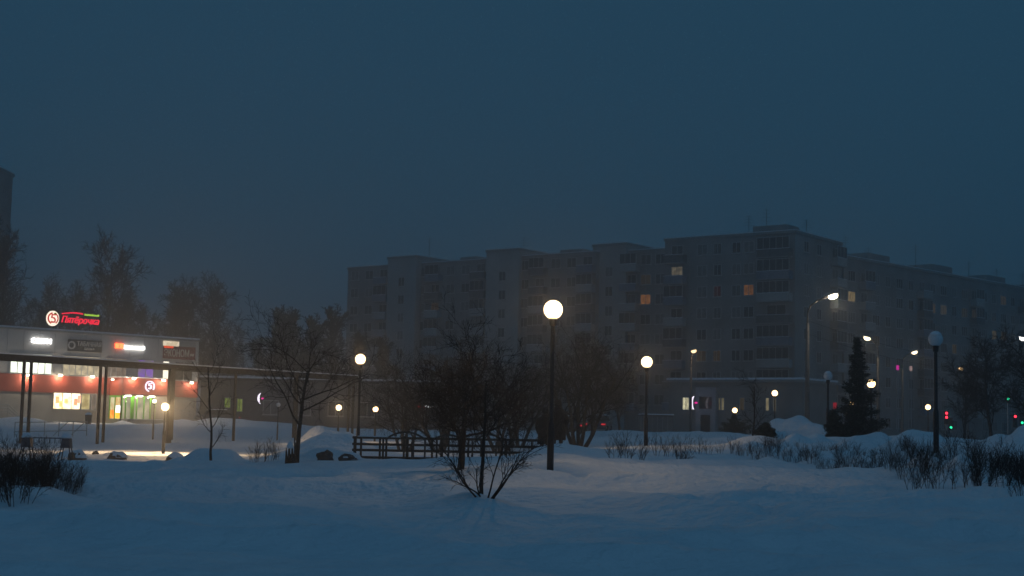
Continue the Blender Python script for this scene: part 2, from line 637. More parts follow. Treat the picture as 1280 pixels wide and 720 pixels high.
def section_frame(root, p0):
    o = bpy.data.objects.new('section_frame', None)
    return o


TOP = 25.3          # roof height above GZ_B


def on_facade(p0, d, x, off, root):
    n = Vector((d.y, -d.x, 0))       # outward (towards camera side for FD)
    q = p0 + d * x + n * off
    return q.x - root.location.x, q.y - root.location.y


def facade_windows(root, p0, d, rot, cols, floors=9, z0=1.1, skip_floor0=False):
    """cols: list of (x, type, width); windows and balconies of one facade"""
    rg = random.Random(int(p0.x*100))
    for x, typ, w in cols:
        for f in range(floors):
            z = z0 + f * FL
            if typ == 'w':
                ox, oy = on_facade(p0, d, x, .0, root)
                o, p = add_window(root, ox, oy, z, w, 1.45, 2 if w > 1.7 else 1)
                o.rotation_euler[2] = rot
            else:
                if f == 0:
                    continue
                ox, oy = on_facade(p0, d, x, .0, root)
                gl = rg.random() < .6
                o = link('balcony', balcony_mesh(w, gl, 1.1, rg.choice((0, 0, 0, 1, 1, 2))), root, (ox, oy, z-.85)); o.rotation_euler[2] = rot
                o, p = add_window(root, ox, oy, z-.1, w*.6, 1.6, 1)
                o.rotation_euler[2] = rot


def roof_edge(root, p0, w, dep, z, snow=True):
    b = MB()
    b.box(-.15, w+.15, -.15, dep+.15, z, z+.35, 0)
    b.box(-.1, w+.1, -.1, dep+.1, z+.353, z+.45, 1)
    o = b.build('roof', [CONC, SNOW], root, loc=(p0.x-root.location.x, p0.y-root.location.y, 0))
    o.rotation_euler[2] = brot
    return o


secs = [  # left px, D at that px, right px, top, windows layout
    (430, 239.0, 484, TOP, 'wwb'),
    (513, 231.0, 607, TOP, 'wbwwb'),
    (643, 218.0, 742, TOP, 'wbwwb'),
    (778, 208.5, 833, TOP, 'bww'),
    (829, 197.0, 993, TOP+.35, 'bwwwwB')]
ends = []
for px0, D0, px1, top, lay in secs:
    p0 = at(px0, 500, D0); p0.z = 0
    w = line_px(p0, FD, px1)
    local_box(block, 'wall', p0, w, 14.0, -.6, top, PANEL)
    roof_edge(block, p0, w, 14.0, top)
    ends.append((p0, w))
    cols = []
    n = len(lay)
    if lay == 'bwwwwB':
        cols = [(w*.10, 'b', 3.0), (w*.30, 'w', 1.5), (w*.42, 'w', 1.2), (w*.565, 'w', 1.3), (w*.66, 'w', 1.5), (w*.865, 'b', 4.6)]
    else:
        for k, c in enumerate(lay):
            cols.append((w*(k+.5)/n, c, (2.8 if c == 'b' else 1.7)))
    facade_windows(block, p0, FD, brot, cols)
    b = MB()                                                       # panel joints, real ledges between the storeys
    for f in range(1, 9):
        b.box(0, w, -.025, .01, f*FL-.05, f*FL+.03)
    o = b.build('storey_ledge', CONC, block, loc=(p0.x, p0.y, 0)); o.rotation_euler[2] = brot
    o['kind'] = 'stuff'
    b = MB(); b.box(-.03, .03, -.03, .01, 0, top); jm = b.mesh('panel_joint', CONC)
    for k in range(1, max(2, int(w/3.2))):
        o = link('panel_joint', jm, block, on_facade(p0, FD, k*w/max(2, int(w/3.2)), 0, block) + (0,)); o.rotation_euler[2] = brot
for px0, D0, px1 in ((480, 232.5, 515), (604, 220.5, 645), (738, 211.0, 780)):   # stair towers standing proud and taller
    p0 = at(px0, 500, D0); p0.z = 0
    w = line_px(p0, FD, px1)
    local_box(block, 'stair_tower', p0, w, 14.6, -.6, TOP+1.1, PANEL2)
    roof_edge(block, p0, w, 14.6, TOP+1.1)
    facade_windows(block, p0, FD, brot, [(w*.5, 'w', 1.3)], 8, 2.4)
# end wall of the corner section faces right: windows and a loggia column
p5, w5 = ends[-1]
corner = p5 + FD * w5
prot = math.atan2(PD.y, PD.x)
facade_windows(block, corner, PD, prot, [(3.2, 'w', 1.4), (7.0, 'w', 1.4), (11.9, 'b', 3.0)])
# lift houses and aerials on the roof
for sec_i, f, L in ((4, .55, 5.0), (2, .3, 4.0), (1, .35, 3.5)):
    p0, w = ends[sec_i]
    q = p0 + FD*(w*f) + PD*5
    local_box(block, 'lift_house', q, L, 3.5, TOP+.6, TOP+2.3 if sec_i == 4 else TOP+1.6, PANEL)
for px, D, hgt in ((936, 196, 3.6), (958, 195, 4.4), (537, 232, 4.2), (655, 222, 3.4), (1008, 192, 2.6)):
    q = at(px, 300, D)
    b = MB()
    b.tube((0, 0, 0), (0, 0, hgt), .05, .03, 6)
    for k in range(4):
        z = hgt*(.62+.11*k); L = .75-.12*k
        b.tube((-L, 0, z), (L, 0, z), .025, n=4)
    b.build('aerial', IRON, block, loc=(q.x, q.y, TOP+.4))

# ------------------------------------------------------------------ wing building to the right
WD = Vector((.707, .707, 0)); wrot = math.atan2(.707, .707)
w0 = corner + PD*14.4; w0 = Vector((w0.x + .2, w0.y + .2, 0))
wing = thing('apartment_wing', 'grey apartment building receding to the right behind the street lamps', 'building', (0, 0, GZ_B))
WTOP = 24.0
b = MB(); b.box(0, 70, 0, 13, -.6, WTOP)
o = b.build('wall', BRICKG, wing, loc=w0); o.rotation_euler[2] = wrot
b = MB(); b.box(-.1, 70.2, -.2, 13.2, WTOP, WTOP+.35, 0); b.box(-.05, 70.1, -.14, 13.1, WTOP+.353, WTOP+.45, 1)
o = b.build('roof', [CONC, SNOW], wing, loc=w0); o.rotation_euler[2] = wrot
cols = []
for k in range(22):
    cols.append((1.8 + k*3.1, 'b' if k % 5 in (1,) else 'w', 2.6 if k % 5 == 1 else (1.4 if k % 2 else 1.8)))
facade_windows(wing, w0, WD, wrot, cols, 8, 1.4)
for k, (x, L, hh) in enumerate(((9, 6, 1.3), (27, 6, 1.4), (44, 6, 1.3), (60, 6, 1.2))):
    q = w0 + WD*x
    b = MB(); b.box(0, L, 2, 6, WTOP+.46, WTOP+.46+hh)
    o = b.build('roof_hatch', PANEL, wing, loc=q); o.rotation_euler[2] = wrot
for x, hgt in ((5, 3.4), (11, 2.4), (24, 4.2), (40, 3.2), (49, 2.8), (58, 3.0)):
    q = w0 + WD*x + Vector((-.707, .707, 0))*3
    b = MB(); b.tube((0, 0, 0), (0, 0, hgt), .05, .03, 6)
    for k in range(3):
        b.tube((-.6+.1*k, 0, hgt*(.7+.1*k)), (.6-.1*k, 0, hgt*(.7+.1*k)), .025, n=4)
    b.build('aerial', IRON, wing, loc=(q.x, q.y, WTOP+.4))

# lit windows: the pane nearest to where the photograph shows light
bpy.context.view_layer.update()
LIT = [(802, 368, (1, .40, .13), 1.1), (843, 329, (1, .85, .6), .7), (932, 368, (1, .42, .16), .7), (891, 369, (1, .15, .12), .09),
       (841, 371, (.5, .3, .9), .08), (803, 347, (1, .75, .5), .10), (535, 380, (1, .6, .3), .16), (1057, 376, (1, .72, .33), 1.3),
       (1161, 388, (1, .7, .45), .30), (1183, 392, (1, .85, .65), .28), (1247, 419, (1, .8, .5), .45), (1256, 420, (1, .8, .5), .42), (1247, 384, (1, .7, .4), .2),
       (1192, 430, (1, .7, .3), .2), (1205, 395, (1, .9, .7), .10), (895, 440, (1, .6, .3), .14), (863, 432, (1, .7, .4), .1), (1095, 425, (1, .8, .5), .12), (1217, 395, (1, .8, .6), .12)]
used = set()
cands = []
for root, o, p, h in ALLWIN:
    c = o.matrix_world @ Vector((0, 0, h/2))
    cands.append((project(c), p))
for i, (lx, ly, colr, st) in enumerate(LIT):
    best = min((c for c in cands if c[1].name not in used), key=lambda c: (c[0][0]-lx)**2 + (c[0][1]-ly)**2)
    p = best[1]; used.add(p.name)
    m = emit('lit_window_%d' % i, colr, st*.21, col2=tuple(c*.45 for c in colr), scale=2.2)
    p.material_slots[0].link = 'OBJECT'; p.material_slots[0].material = m
    p['label'] = 'lit window pane'

# tall tower at the very left edge
tw = at(6.5, 400, 221); 
tower = thing('tower_block', 'dark tall tower block cut off by the left edge of the picture', 'building', (tw.x, 205, GZ_B))
b = MB(); b.box(-22, 0, 0, 16, -.5, 36.3); b.build('wall', BRICKG, tower)
b = MB(); b.box(-22.2, .2, -.2, 16.2, 36.3, 36.8, 0); b.box(-22.1, .1, -.1, 16.1, 36.803, 36.95, 1); b.build('roof', [CONC, SNOW], tower)
for f in range(12):
    o = link('balcony', balcony_mesh(3.0, True), tower, (-1.2, 0, 2.6+f*FL))
    add_window(tower, -5.0, 0, 3.0+f*FL, 1.5, 1.45, 1)

# ------------------------------------------------------------------ low annex in front of the corner section
a0 = at(836, 500, 176); a0.z = 0
aw = line_px(a0, FD, 1003)
annex = thing('shop_annex', 'low flat-roofed annex with snowy cornice at the foot of the apartment block', 'building', (a0.x, a0.y, GZ_B), brot)
AH = 6.1
b = MB(); b.box(0, aw, 0, 9, -.5, AH); b.build('wall', mat('annex_render', (.20, .195, .19), .9, var=.2, scale=.5), annex)
b = MB(); b.box(-.2, aw+.2, -.35, 9.2, AH, AH+.3, 0); b.box(-.15, aw+.15, -.4, 9.1, AH+.303, AH+.52, 1); b.build('cornice', [CONC, SNOW], annex)
AN = Vector((FD.y, -FD.x, 0))


def annex_x(px):
    return line_px(a0, FD, px)


x0, x1 = annex_x(872), annex_x(897)
b = MB(); b.box(x0, x1, -.5, 0, -.4, 5.5, 0); b.box(x0+.5, x1-.5, -.56, -.5, 3.0, 4.4, 1); b.box(x0+.7, x1-.7, -.55, -.5, 0, 2.3, 1)
b.build('entrance_bay', [mat('pale_render', (.32, .32, .33), .9, var=.1), GLASSD], annex)
for i, (pa, pb, st, colr) in enumerate(((853.5, 857, .9, (1, .93, .6)), (857.6, 861, .75, (1, .93, .6)), (862, 865.5, 1.6, (1, .98, .85)), (898.5, 900.5, .1, (1, .85, .5)), (902, 905, .2, (1, .85, .5)), (957.5, 961, .28, (1, .85, .5)), (967, 970, .16, (1, .85, .5)), (925, 930, .03, (1, .8, .5)))):
    xa, xb = annex_x(pa), annex_x(pb)
    zc0, zc1 = 2.9, 4.3
    fr = MB(); fr.box(xa-.06, xb+.06, -.06, .01, zc0-.06, zc0); fr.box(xa-.06, xb+.06, -.06, .01, zc1, zc1+.06); fr.box(xa-.06, xa, -.055, .01, zc0, zc1); fr.box(xb, xb+.06, -.055, .01, zc0, zc1)
    wo = fr.build('window', FRAME, annex)
    pm = MB(); pm.box(xa, xb, -.03, .01, zc0, zc1)
    pm.build('pane', emit('annex_pane_%d' % i, colr, st, col2=tuple(c*.6 for c in colr), scale=2), wo)


def crescent_sign(px, py, D, label, hgt=.9, rz=0.0):
    q = at(px, py, D)
    root = thing('crescent_sign', label, 'sign', q, rz, 'crescent light signs')
    pts = []
    for k in range(13):
        a = R(-75 + 150*k/12); pts.append((-math.cos(a)*hgt*.38+hgt*.3, math.sin(a)*hgt*.5))
    for k in range(12, -1, -1):
        a = R(-75 + 150*k/12); pts.append((-math.cos(a)*hgt*.13+hgt*.22, math.sin(a)*hgt*.46))
    b = MB(); b.prism(pts, -.06, .06); b.build('crescent', emit('crescent_white', (.95, .85, 1), 1.9), root)
    b = MB(); b.lathe([(.001, -.08*hgt), (.10*hgt, -.05*hgt), (.13*hgt, 0), (.10*hgt, .05*hgt), (.001, .08*hgt)], 10, c=(hgt*.36, 0, 0)); b.build('dot', emit('crescent_magenta', (.95, .02, .35), 1.2), root)
    b = MB(); b.tube((hgt*.1, .1, 0), (hgt*.1, .6, 0), .03, n=6); b.build('bracket', IRON, root)
    return root


crescent_sign(864.5, 503.5, 171.5, 'white and magenta crescent light sign beside the lit annex window', 1.6, brot)
crescent_sign(323, 498, 149, 'white and magenta crescent light sign on the dark low building', 1.15)
crescent_sign(581, 500.5, 149, 'small pale crescent light sign seen through the middle tree', .9)

# ------------------------------------------------------------------ dark low building behind the plaza, to the right of the shop
q0 = at(252, 520, 152); q1 = at(600, 520, 150)
lowb = thing('low_building', 'dark low building with two green lit windows right of the shop', 'building', (q0.x, 151, 1.2))
LW = q1.x - q0.x
b = MB(); b.box(0, LW, 0, 10, -.5, 4.6); b.build('wall', mat('dark_render', (.13, .12, .12), .9, var=.15, scale=.6), lowb)
b = MB(); b.box(-.2, LW+.2, -.25, 10.2, 4.6, 4.85, 0); b.box(-.15, LW+.15, -.2, 10.1, 4.853, 5.05, 1); b.build('roof', [ROOFM, SNOW], lowb)
for k, (pa, pb, ya, yb, st) in enumerate(((281, 288, 497.5, 509, .32), (296.5, 303, 499, 514, .36))):
    A, B = at(pa, yb, 151), at(pb, ya, 151)
    xa, xb, za, zb = A.x-q0.x, B.x-q0.x, A.z-1.2, B.z-1.2
    fr = MB(); fr.box(xa-.06, xb+.06, -.07, .01, za-.06, za); fr.box(xa-.06, xb+.06, -.07, .01, zb, zb+.06)
    for x in (xa-.06, (xa+xb)/2-.03, xb): fr.box(x, x+.06, -.065, .01, za, zb)
    wo = fr.build('window', FRAME, lowb)
    pm = MB(); pm.box(xa, xb, -.03, .01, za, zb); pm.build('pane', emit('green_pane', (.55, .75, .12), .3, col2=(.25, .35, .05), scale=2.5), wo)
for x in (7.2, 10.5, 13.8, 17, 20):
    wo, _ = add_window(lowb, x, 0, 1.2, 1.6, 1.5, 1)
# far red and white light sign
q = at(531, 508, 149.5)
sg = thing('light_sign', 'small red and white light sign seen far away between the lamps', 'sign', q)
b = MB(); b.box(-.95, 1.0, .06, .12, -.24, .24); b.tube((0, .12, 0), (0, 1.4, 0), .03, n=6); b.build('backing', IRON, sg)
b = MB()
for k in range(4): b.box(-.9+k*.22, -.9+k*.22+.16, 0, .06, -.12, .12)
b.build('red_letters', emit('sign_red_dim', (1, .03, .05), .8), sg)
b = MB()
for k, hh in enumerate((.1, .2, .1, .12)): b.box(.05+k*.22, .05+k*.22+.13, 0, .06, -.12, -.12+hh+.1)
b.build('white_letters', emit('sign_white_dim', (.9, .95, 1), 1.0), sg)

# ------------------------------------------------------------------ supermarket at the left
SA, SB = at(0, 470, 127.8), at(247, 470, 142.0)
sd = Vector((SB.x-SA.x, SB.y-SA.y, 0)).normalized()
sn = Vector((sd.y, -sd.x, 0))
SZ = 1.15
shop = thing('supermarket', 'two-storey grey shop building with red band and lit entrance at left', 'building', (SA.x, SA.y, SZ), math.atan2(sd.y, sd.x))


def shop_xz(px, py, off=0.0):
    d = ray(px, py)
    p0 = Vector((SA.x, SA.y, 0)) + sn*off
    t = (p0 - EYE).dot(sn) / d.dot(sn)
    q = EYE + d*t
    return (q - Vector((SA.x, SA.y, 0))).dot(sd), q.z - SZ


SL = shop_xz(247, 470)[0]
SH = shop_xz(120, 418.5)[1]
BZ0, BZ1 = shop_xz(40, 490)[1], shop_xz(40, 468)[1]
WZ0, WZ1 = BZ1 + .04, shop_xz(40, 442)[1]
SHOPW = mat('shop_panel', (.46, .445, .43), .85, var=.1, scale=.5, bump_s=.15)
SHOPG = mat('shop_plinth_brick', (.36, .33, .29), .9, var=.12, scale=.8, bump_s=.3)
REDB = mat('red_cladding', (.36, .07, .045), .6, var=.12, scale=.7)
GREENF = mat('green_frame', (.16, .50, .04), .5, var=.1)
b = MB(); b.box(-16, SL, 0, 14, BZ1, SH); b.build('wall', SHOPW, shop)
b = MB(); b.box(-16, SL, .03, 13.9, -.6, BZ0); b.build('wall', SHOPG, shop)
b = MB(); b.box(-16.03, SL+.06, -.06, 14, BZ0, BZ1); b.build('red_band', REDB, shop)
b = MB(); b.box(-16.1, SL+.12, -.1, 14.1, SH, SH+.16, 0); b.box(-16, SL+.05, -.04, 14, SH+.163, SH+.3, 1); b.build('parapet', [CONC, SNOW], shop)
b = MB(); b.box(-.015, .015, -.012, .01, WZ1+.1, SH); strip = b.mesh('cover_strip', CONC)
for k in range(int((SL+16)/1.5)):                                  # cladding panel joints as slim cover strips
    link('cover_strip', strip, shop, (-16+k*1.5, 0, 0))


def shop_window(px0, px1, z0, z1, n, material, dep=0.0):
    xa, xb = shop_xz(px0, 480)[0], shop_xz(px1, 480)[0]
    f = MB(); t = .06
    f.box(xa, xb, -dep-.07, .02-dep, z0, z0+t); f.box(xa, xb, -dep-.07, .02-dep, z1-t, z1)
    for k in range(n+1):
        x = xa + (xb-xa-t)*k/n
        f.box(x, x+t, -dep-.065, .02-dep, z0+t, z1-t)
    f.box(xa-.05, xb+.05, -dep-.16, -dep+.01, z0-.05, z0-.005)
    wo = f.build('window', FRAME, shop)
    for k in range(n):
        xx0 = xa + (xb-xa-t)*k/n + t; xx1 = xa + (xb-xa-t)*(k+1)/n
        p = MB(); p.box(xx0, xx1, -dep-.03, -dep+.01, z0+t, z1-t)
        p.build('pane', material, wo)
    return wo


P_COOL = emit('pane_cool_white', (.95, 1, .84), 2.3, col2=(.70, .78, .62), scale=1.3)
P_BEIGE = emit('pane_beige', (.80, .66, .42), .95, col2=(.45, .38, .26), scale=1.6)
P_DIM = emit('pane_dim', (.55, .42, .32), .5, col2=(.25, .20, .16), scale=1.8)
P_PURP = emit('pane_purple', (.30, .25, .33), .6, col2=(.34, .15, .85), scale=1.1)
P_WARM = emit('pane_warm', (1, .86, .60), 3.2, col2=(1, .66, .30), scale=1.4)
P_WARM2 = emit('pane_warm_dim', (.75, .62, .30), 1.1, col2=(.40, .30, .12), scale=2.0)
P_WHITE = emit('pane_white', (1, .92, .74), 1.7)
shop_window(11, 63.5, WZ0, WZ1, 6, P_COOL)
shop_window(77, 124, WZ0, WZ1, 6, P_BEIGE)
shop_window(131, 157, WZ0, WZ1, 4, P_DIM)
shop_window(171, 191, WZ0, WZ1, 2, P_PURP)
shop_window(202, 210.5, WZ0, WZ1, 1, P_WHITE)
shop_window(217, 240, WZ0, WZ1, 2, GLASSD)
GZ0, GZ1 = shop_xz(90, 512)[1], shop_xz(90, 491)[1]
shop_window(67, 101.5, GZ0, GZ1, 3, P_WARM)
for i, (pa, za_, zb_, colr) in enumerate(((69, .35, .75, (1, .62, .25)), (73.5, .15, .5, (1, .8, .3)), (80, .35, .62, (.95, .75, .25)), (84.5, .2, .8, (1, .9, .7)), (92, .25, .65, (1, .42, .22)), (96.5, .4, .85, (1, .55, .35)))):
    x = shop_xz(pa, 500)[0]; hg = GZ1-GZ0
    b = MB(); b.box(x, x+.34, -.075, -.066, GZ0+hg*za_, GZ0+hg*zb_); b.build('poster', emit('window_poster_%d' % i, colr, 1.9, col2=tuple(c*.75 for c in colr), scale=4), shop)
shop_window(102, 113.5, GZ0, GZ1, 1, P_WARM2)
shop_window(114.5, 121, GZ0, GZ1, 1, P_DIM)

# wall floodlights along the red band
for k, (px, py, st) in enumerate(((35.5, 469, 1.0), (75.5, 469, 1.0), (115.5, 471, 1.0), (239.5, 478.5, .8), (-25, 468, 1.0))):
    x, z = shop_xz(px, py, .35)
    b = MB(); b.box(x-.14, x+.14, -.46, -.24, z-.09, z+.09, 0); b.tube((x, -.24, z), (x, 0, z-.05), .03, n=6, mi=1)
    b.build('floodlight', [emit('flood_led', (1, .87, .64), 9.0), IRON], shop)
    lamp_light(shop, (x, -.55, z-.16), 9*st, (1, .84, .62), .06)

# entrance vestibule, standing 2.2 m proud of the wall
VD = 2.2
vx0 = shop_xz(152.5, 500, VD)[0]; vx1 = shop_xz(212, 500, VD)[0]
b = MB(); b.box(vx0, vx1, -VD, -.07, BZ0-.05, BZ1+.02, 0); b.box(vx0-.06, vx1+.06, -VD-.06, -.07, BZ1+.023, BZ1+.1, 1); b.build('vestibule_top', [REDB, SNOW], shop)
PZ = shop_xz(180, 524.5, VD)[1]                                    # porch floor
b = MB(); b.box(vx0+.05, vx1-.05, -1.1, -.05, PZ, BZ0-.05); b.build('vestibule_back', emit('vestibule_interior', (.62, .55, .36), 1.1, col2=(.30, .30, .20), scale=1.1), shop)
b = MB()
vdx = [shop_xz(p, 500, VD)[0] for p in (152.5, 157, 164, 171, 180, 188, 195)]
for i, x in enumerate(vdx):
    ww = .34 if i in (2,) else .10
    b.box(x, x+ww, -VD+.02, -VD+.10, PZ, BZ0-.055)
b.box(vx0, vdx[-1], -VD+.025, -VD+.095, PZ+2.1, PZ+2.2)
b.build('door_frame', GREENF, shop)
for i in range(len(vdx)-1):
    g = MB(); g.box(vdx[i]+.35, vdx[i+1]-.01, -VD+.05, -VD+.06, PZ+.05, BZ0-.06) if i == 2 else g.box(vdx[i]+.11, vdx[i+1]-.01, -VD+.05, -VD+.06, PZ+.05, BZ0-.06)
    gm = MATS.get('clear_pane')
    if gm is None:
        gm = bpy.data.materials.new('clear_pane'); gm.use_nodes = True
        nt = gm.node_tree; pb = nt.nodes['Principled BSDF']
        tr = nt.nodes.new('ShaderNodeBsdfTransparent'); gl = nt.nodes.new('ShaderNodeBsdfGlossy'); gl.inputs['Roughness'].default_value = .05
        mxs = nt.nodes.new('ShaderNodeMixShader'); mxs.inputs[0].default_value = .12
        nt.links.new(tr.outputs[0], mxs.inputs[1]); nt.links.new(gl.outputs[0], mxs.inputs[2]); nt.links.new(mxs.outputs[0], nt.nodes['Material Output'].inputs[0])
        MATS['clear_pane'] = gm
    g.build('door_pane', gm, shop)
b = MB(); b.box(vdx[-1], vx1, -VD, -.08, PZ, BZ0-.05); b.build('vestibule_wall', SHOPG, shop)
# left flank of the vestibule: green frames with bright posters
b = MB()
for y in (-VD+.02, -1.15, -.25): b.box(vx0-.05, vx0+.02, y, y+.14, PZ, BZ0-.055)
b.box(vx0-.045, vx0+.015, -VD+.02, -.1, BZ0-.2, BZ0-.055)
b.build('flank_frame', GREENF, shop)
ph = BZ0 - .25 - PZ
b = MB(); b.box(vx0-.02, vx0, -VD+.17, -1.16, PZ+.05, PZ+ph*.42); b.build('poster', emit('poster_yellow', (1, .55, .02), 1.6, col2=(1, .75, .15), scale=2), shop)
b = MB(); b.box(vx0-.02, vx0, -VD+.17, -1.16, PZ+ph*.43, PZ+ph); b.build('poster', emit('poster_pale', (.85, .70, .32), 1.3, col2=(.7, .4, .15), scale=2.2), shop)
b = MB(); b.box(vx0-.02, vx0, -1.0, -.27, PZ+.05, PZ+ph*.42); b.build('poster', emit('poster_orange', (1, .22, .02), 1.6, col2=(1, .42, .05), scale=2), shop)
b = MB(); b.box(vx0-.02, vx0, -1.0, -.27, PZ+ph*.43, PZ+ph); b.build('poster', emit('poster_tan', (.75, .55, .25), 1.1, col2=(.85, .75, .45), scale=2.2), shop)
b = MB(); b.box(vx0-.06, vx0-.03, -VD+.1, -1.3, PZ+ph*.30, PZ+ph*.62); b.build('light_panel', emit('white_panel', (1, 1, .98), 3.5), shop)
for px in (159.5, 174, 189):                                        # soffit lights over the doors
    x = shop_xz(px, 494, VD)[0]
    b = MB(); b.box(x-.25, x+.25, -VD-.25, -VD-.01, BZ0-.14, BZ0-.02); b.build('soffit_light', emit('soffit_led', (1, .95, .80), 7.0), shop)
    lamp_light(shop, (x, -VD-.35, BZ0-.2), 2.6, (1, .93, .78), .06)
for px, py in ((167.5, 473), (204.5, 475.5)):
    x, z = shop_xz(px, py, VD+.3)
    b = MB(); b.box(x-.14, x+.14, -VD-.42, -VD-.2, z-.09, z+.09, 0); b.tube((x, -VD-.2, z), (x, -VD+.02, z-.05), .03, n=6, mi=1)
    b.build('floodlight', [emit('flood_led', (1, .87, .64), 9.0), IRON], shop)
    lamp_light(shop, (x, -VD-.52, z-.16), 9, (1, .84, .62), .06)
x, z = shop_xz(148.5, 474.5, 1.0)
b = MB(); b.box(vx0-.5, vx0-.3, -1.2, -1.0, BZ1-.25, BZ1-.12, 0); b.tube((vx0-.3, -1.1, BZ1-.18), (vx0, -1.1, BZ1-.2), .03, n=6, mi=1); b.build('floodlight', [emit('flood_led_small', (1, .87, .64), 7.0), IRON], shop); lamp_light(shop, (vx0-.6, -1.1, BZ1-.3), 3.5, (1, .84, .62), .05)
# porch, steps, handrails
b = MB()
b.box(vx0-.3, vx1+1.2, -VD-1.6, -VD+.01, -.5, PZ, 0); b.box(vx0-.25, vx1+1.15, -VD-1.55, -VD-.2, PZ+.003, PZ+.05, 1)
for k in range(3):
    b.box(vx1+1.2+k*.32, vx1+1.52+k*.32, -VD-1.6, -VD+.0, -.5, PZ-(k+1)*.16, 0)
b.build('porch', [CONC, SNOW], shop)
b = MB()
for y in (-VD-1.55, -VD-.15):
    pts = [(vx1+.3, y, PZ+.95), (vx1+1.2, y, PZ+.95), (vx1+2.6, y, PZ+.35)]
    for dz in (0, -.3, -.6):
        b.path([Vector(p)+Vector((0, 0, dz)) for p in pts], [.03]*3, 6)
    for p in pts: b.tube((p[0], p[1], p[2]-1.2), p, .03, n=6)
b.build('handrail', GALV, shop)
b = MB()
hx0, hz0 = shop_xz(-4, 505.5, 1.8); hx1, hz1 = shop_xz(10, 505.5, 1.8); hx2, hz2 = shop_xz(24, 518, 1.8)
for dz in (0, -.28, -.56):
    b.path([(hx0, -1.8, hz0+dz), (hx1, -1.8, hz1+dz), (hx2, -1.8, hz2+dz)], [.035]*3, 6)
for x, z in ((hx0, hz0), (hx1, hz1), (hx2, hz2)): b.tube((x, -1.8, z-1.3), (x, -1.8, z), .03, n=6)
b.build('handrail', GALV, shop)
# canopy support post in front of the flank
x, _ = shop_xz(151, 510, VD+.9)
b = MB(); b.tube((x, -VD-.9, -.4), (x, -VD-.9, BZ0-.1), .06, n=8); b.box(vx0-.1, vx1, -VD-1.0, -VD-.26, BZ0-.018, BZ0+.06, 0); b.build('canopy_post', IRON, shop)


# --- signs (each hangs on the shop, so each is a thing of its own)
srot = math.atan2(sd.y, sd.x)


def shop_world(x, y, z):
    return Vector((SA.x, SA.y, SZ)) + sd*x - sn*y + Vector((0, 0, z))


def arc_band(b, cx, cz, r0, r1, a0, a1, y0, y1, n=18, mi=0):
    for k in range(n):
        t0, t1 = R(a0+(a1-a0)*k/n), R(a0+(a1-a0)*(k+1)/n)
        pts = [(cx+r0*math.cos(t0), cz+r0*math.sin(t0)), (cx+r1*math.cos(t0), cz+r1*math.sin(t0)), (cx+r1*math.cos(t1), cz+r1*math.sin(t1)), (cx+r0*math.cos(t1), cz+r0*math.sin(t1))]
        b.prism(pts, y0, y1, mi)


def five_logo(root, r, m_disc, m_fig, leaf=True):
    b = MB()
    n = 36
    b.prism([(r*.88*math.cos(2*math.pi*k/n), r*math.sin(2*math.pi*k/n)) for k in range(n)], -.05, .10)
    b.build('disc', m_disc, root)
    b = MB()
    arc_band(b, 0, .0, r*.60, r*.80, 100, 250, -.09, -.051)
    arc_band(b, 0, .0, r*.62, r*.78, -60, 70, -.09, -.051)
    arc_band(b, -.02*r, -.22*r, r*.18, r*.40, -150, 110, -.11, -.092)
    b.prism([(-.36*r, .02*r), (-.16*r, .02*r), (-.06*r, .46*r), (-.28*r, .46*r)], -.11, -.092)
    b.prism([(-.28*r, .36*r), (.34*r, .42*r), (.36*r, .58*r), (-.28*r, .56*r)], -.13, -.112)
    b.build('figure', m_fig, root)
    if leaf:
        b = MB(); b.prism([(-.02*r, .62*r), (.14*r, .56*r), (.36*r, .64*r), (.38*r, .76*r), (.16*r, .78*r)], -.15, -.132)
        b.build('leaf', emit('logo_green', (.10, .45, .02), .5), root)


sx, sz = shop_xz(66, 398, -.5)
r5 = abs(shop_xz(66, 388.5, -.5)[1]-shop_xz(66, 407.5, -.5)[1])/2
sign = thing('roof_sign', 'round logo disc with a red five beside red script lettering on the shop roof', 'sign', shop_world(sx, .5, sz), srot)
five_logo(sign, r5, emit('logo_cream', (1, .88, .70), 1.7), emit('logo_red', (.62, .01, .02), 1.1))
tx0, tx1 = shop_xz(77, 400, -.5)[0]-sx, shop_xz(124, 402, -.5)[0]-sx
me = text_mesh('Пятёрочка', 1.0, .05, emit('letter_red', (.95, .012, .05), 1.5), shear=.25, bold=.01)
xs = [v.co.x for v in me.vertices]; zs = [v.co.z for v in me.vertices]
kx = (tx1-tx0)/(max(xs)-min(xs)); zc = shop_xz(100, 401, -.5)[1]-sz
me.transform(Matrix.Diagonal((kx, 1, kx*1.12, 1)))
link('lettering', me, sign, ((tx0+tx1)/2-.5*kx*(max(xs)+min(xs)), 0, zc))
b = MB()                                                            # red swoosh over the script
sw = [(tx0+(tx1-tx0)*t, zc+.52+.20*math.sin(math.pi*min(1, t*1.25))-.10*t) for t in [k/10*.55 for k in range(11)]]
for i in range(10):
    (xa, za), (xb, zb) = sw[i], sw[i+1]
    b.prism([(xa, za-.06), (xb, zb-.06), (xb, zb+.05), (xa, za+.05)], -.04, .04)
b.build('swoosh', MATS['letter_red'], sign)
b = MB(); gx0, gx1 = tx0+(tx1-tx0)*.60, tx1
for k in range(8):
    xa = gx0+(gx1-gx0)*k/8
    b.box(xa, xa+(gx1-gx0)/8*.72, -.04, .04, zc+.50, zc+.50+(.17, .13, .16, .15, .17, .13, .12, .18)[k])
b.build('green_strip', emit('letter_green', (.35, .62, .05), 1.4), sign)
b = MB()
for t in (.0, .5, 1.0, 2.0, 3.0, 4.0, 5.0):
    b.tube((t-.3, .12, SH+.2-sz), (t-.3, .12, zc+.3), .025, n=5)
b.tube((tx0, .12, zc-.3), (tx1, .12, zc-.3), .03, n=5)
b.build('support_frame', IRON, sign)

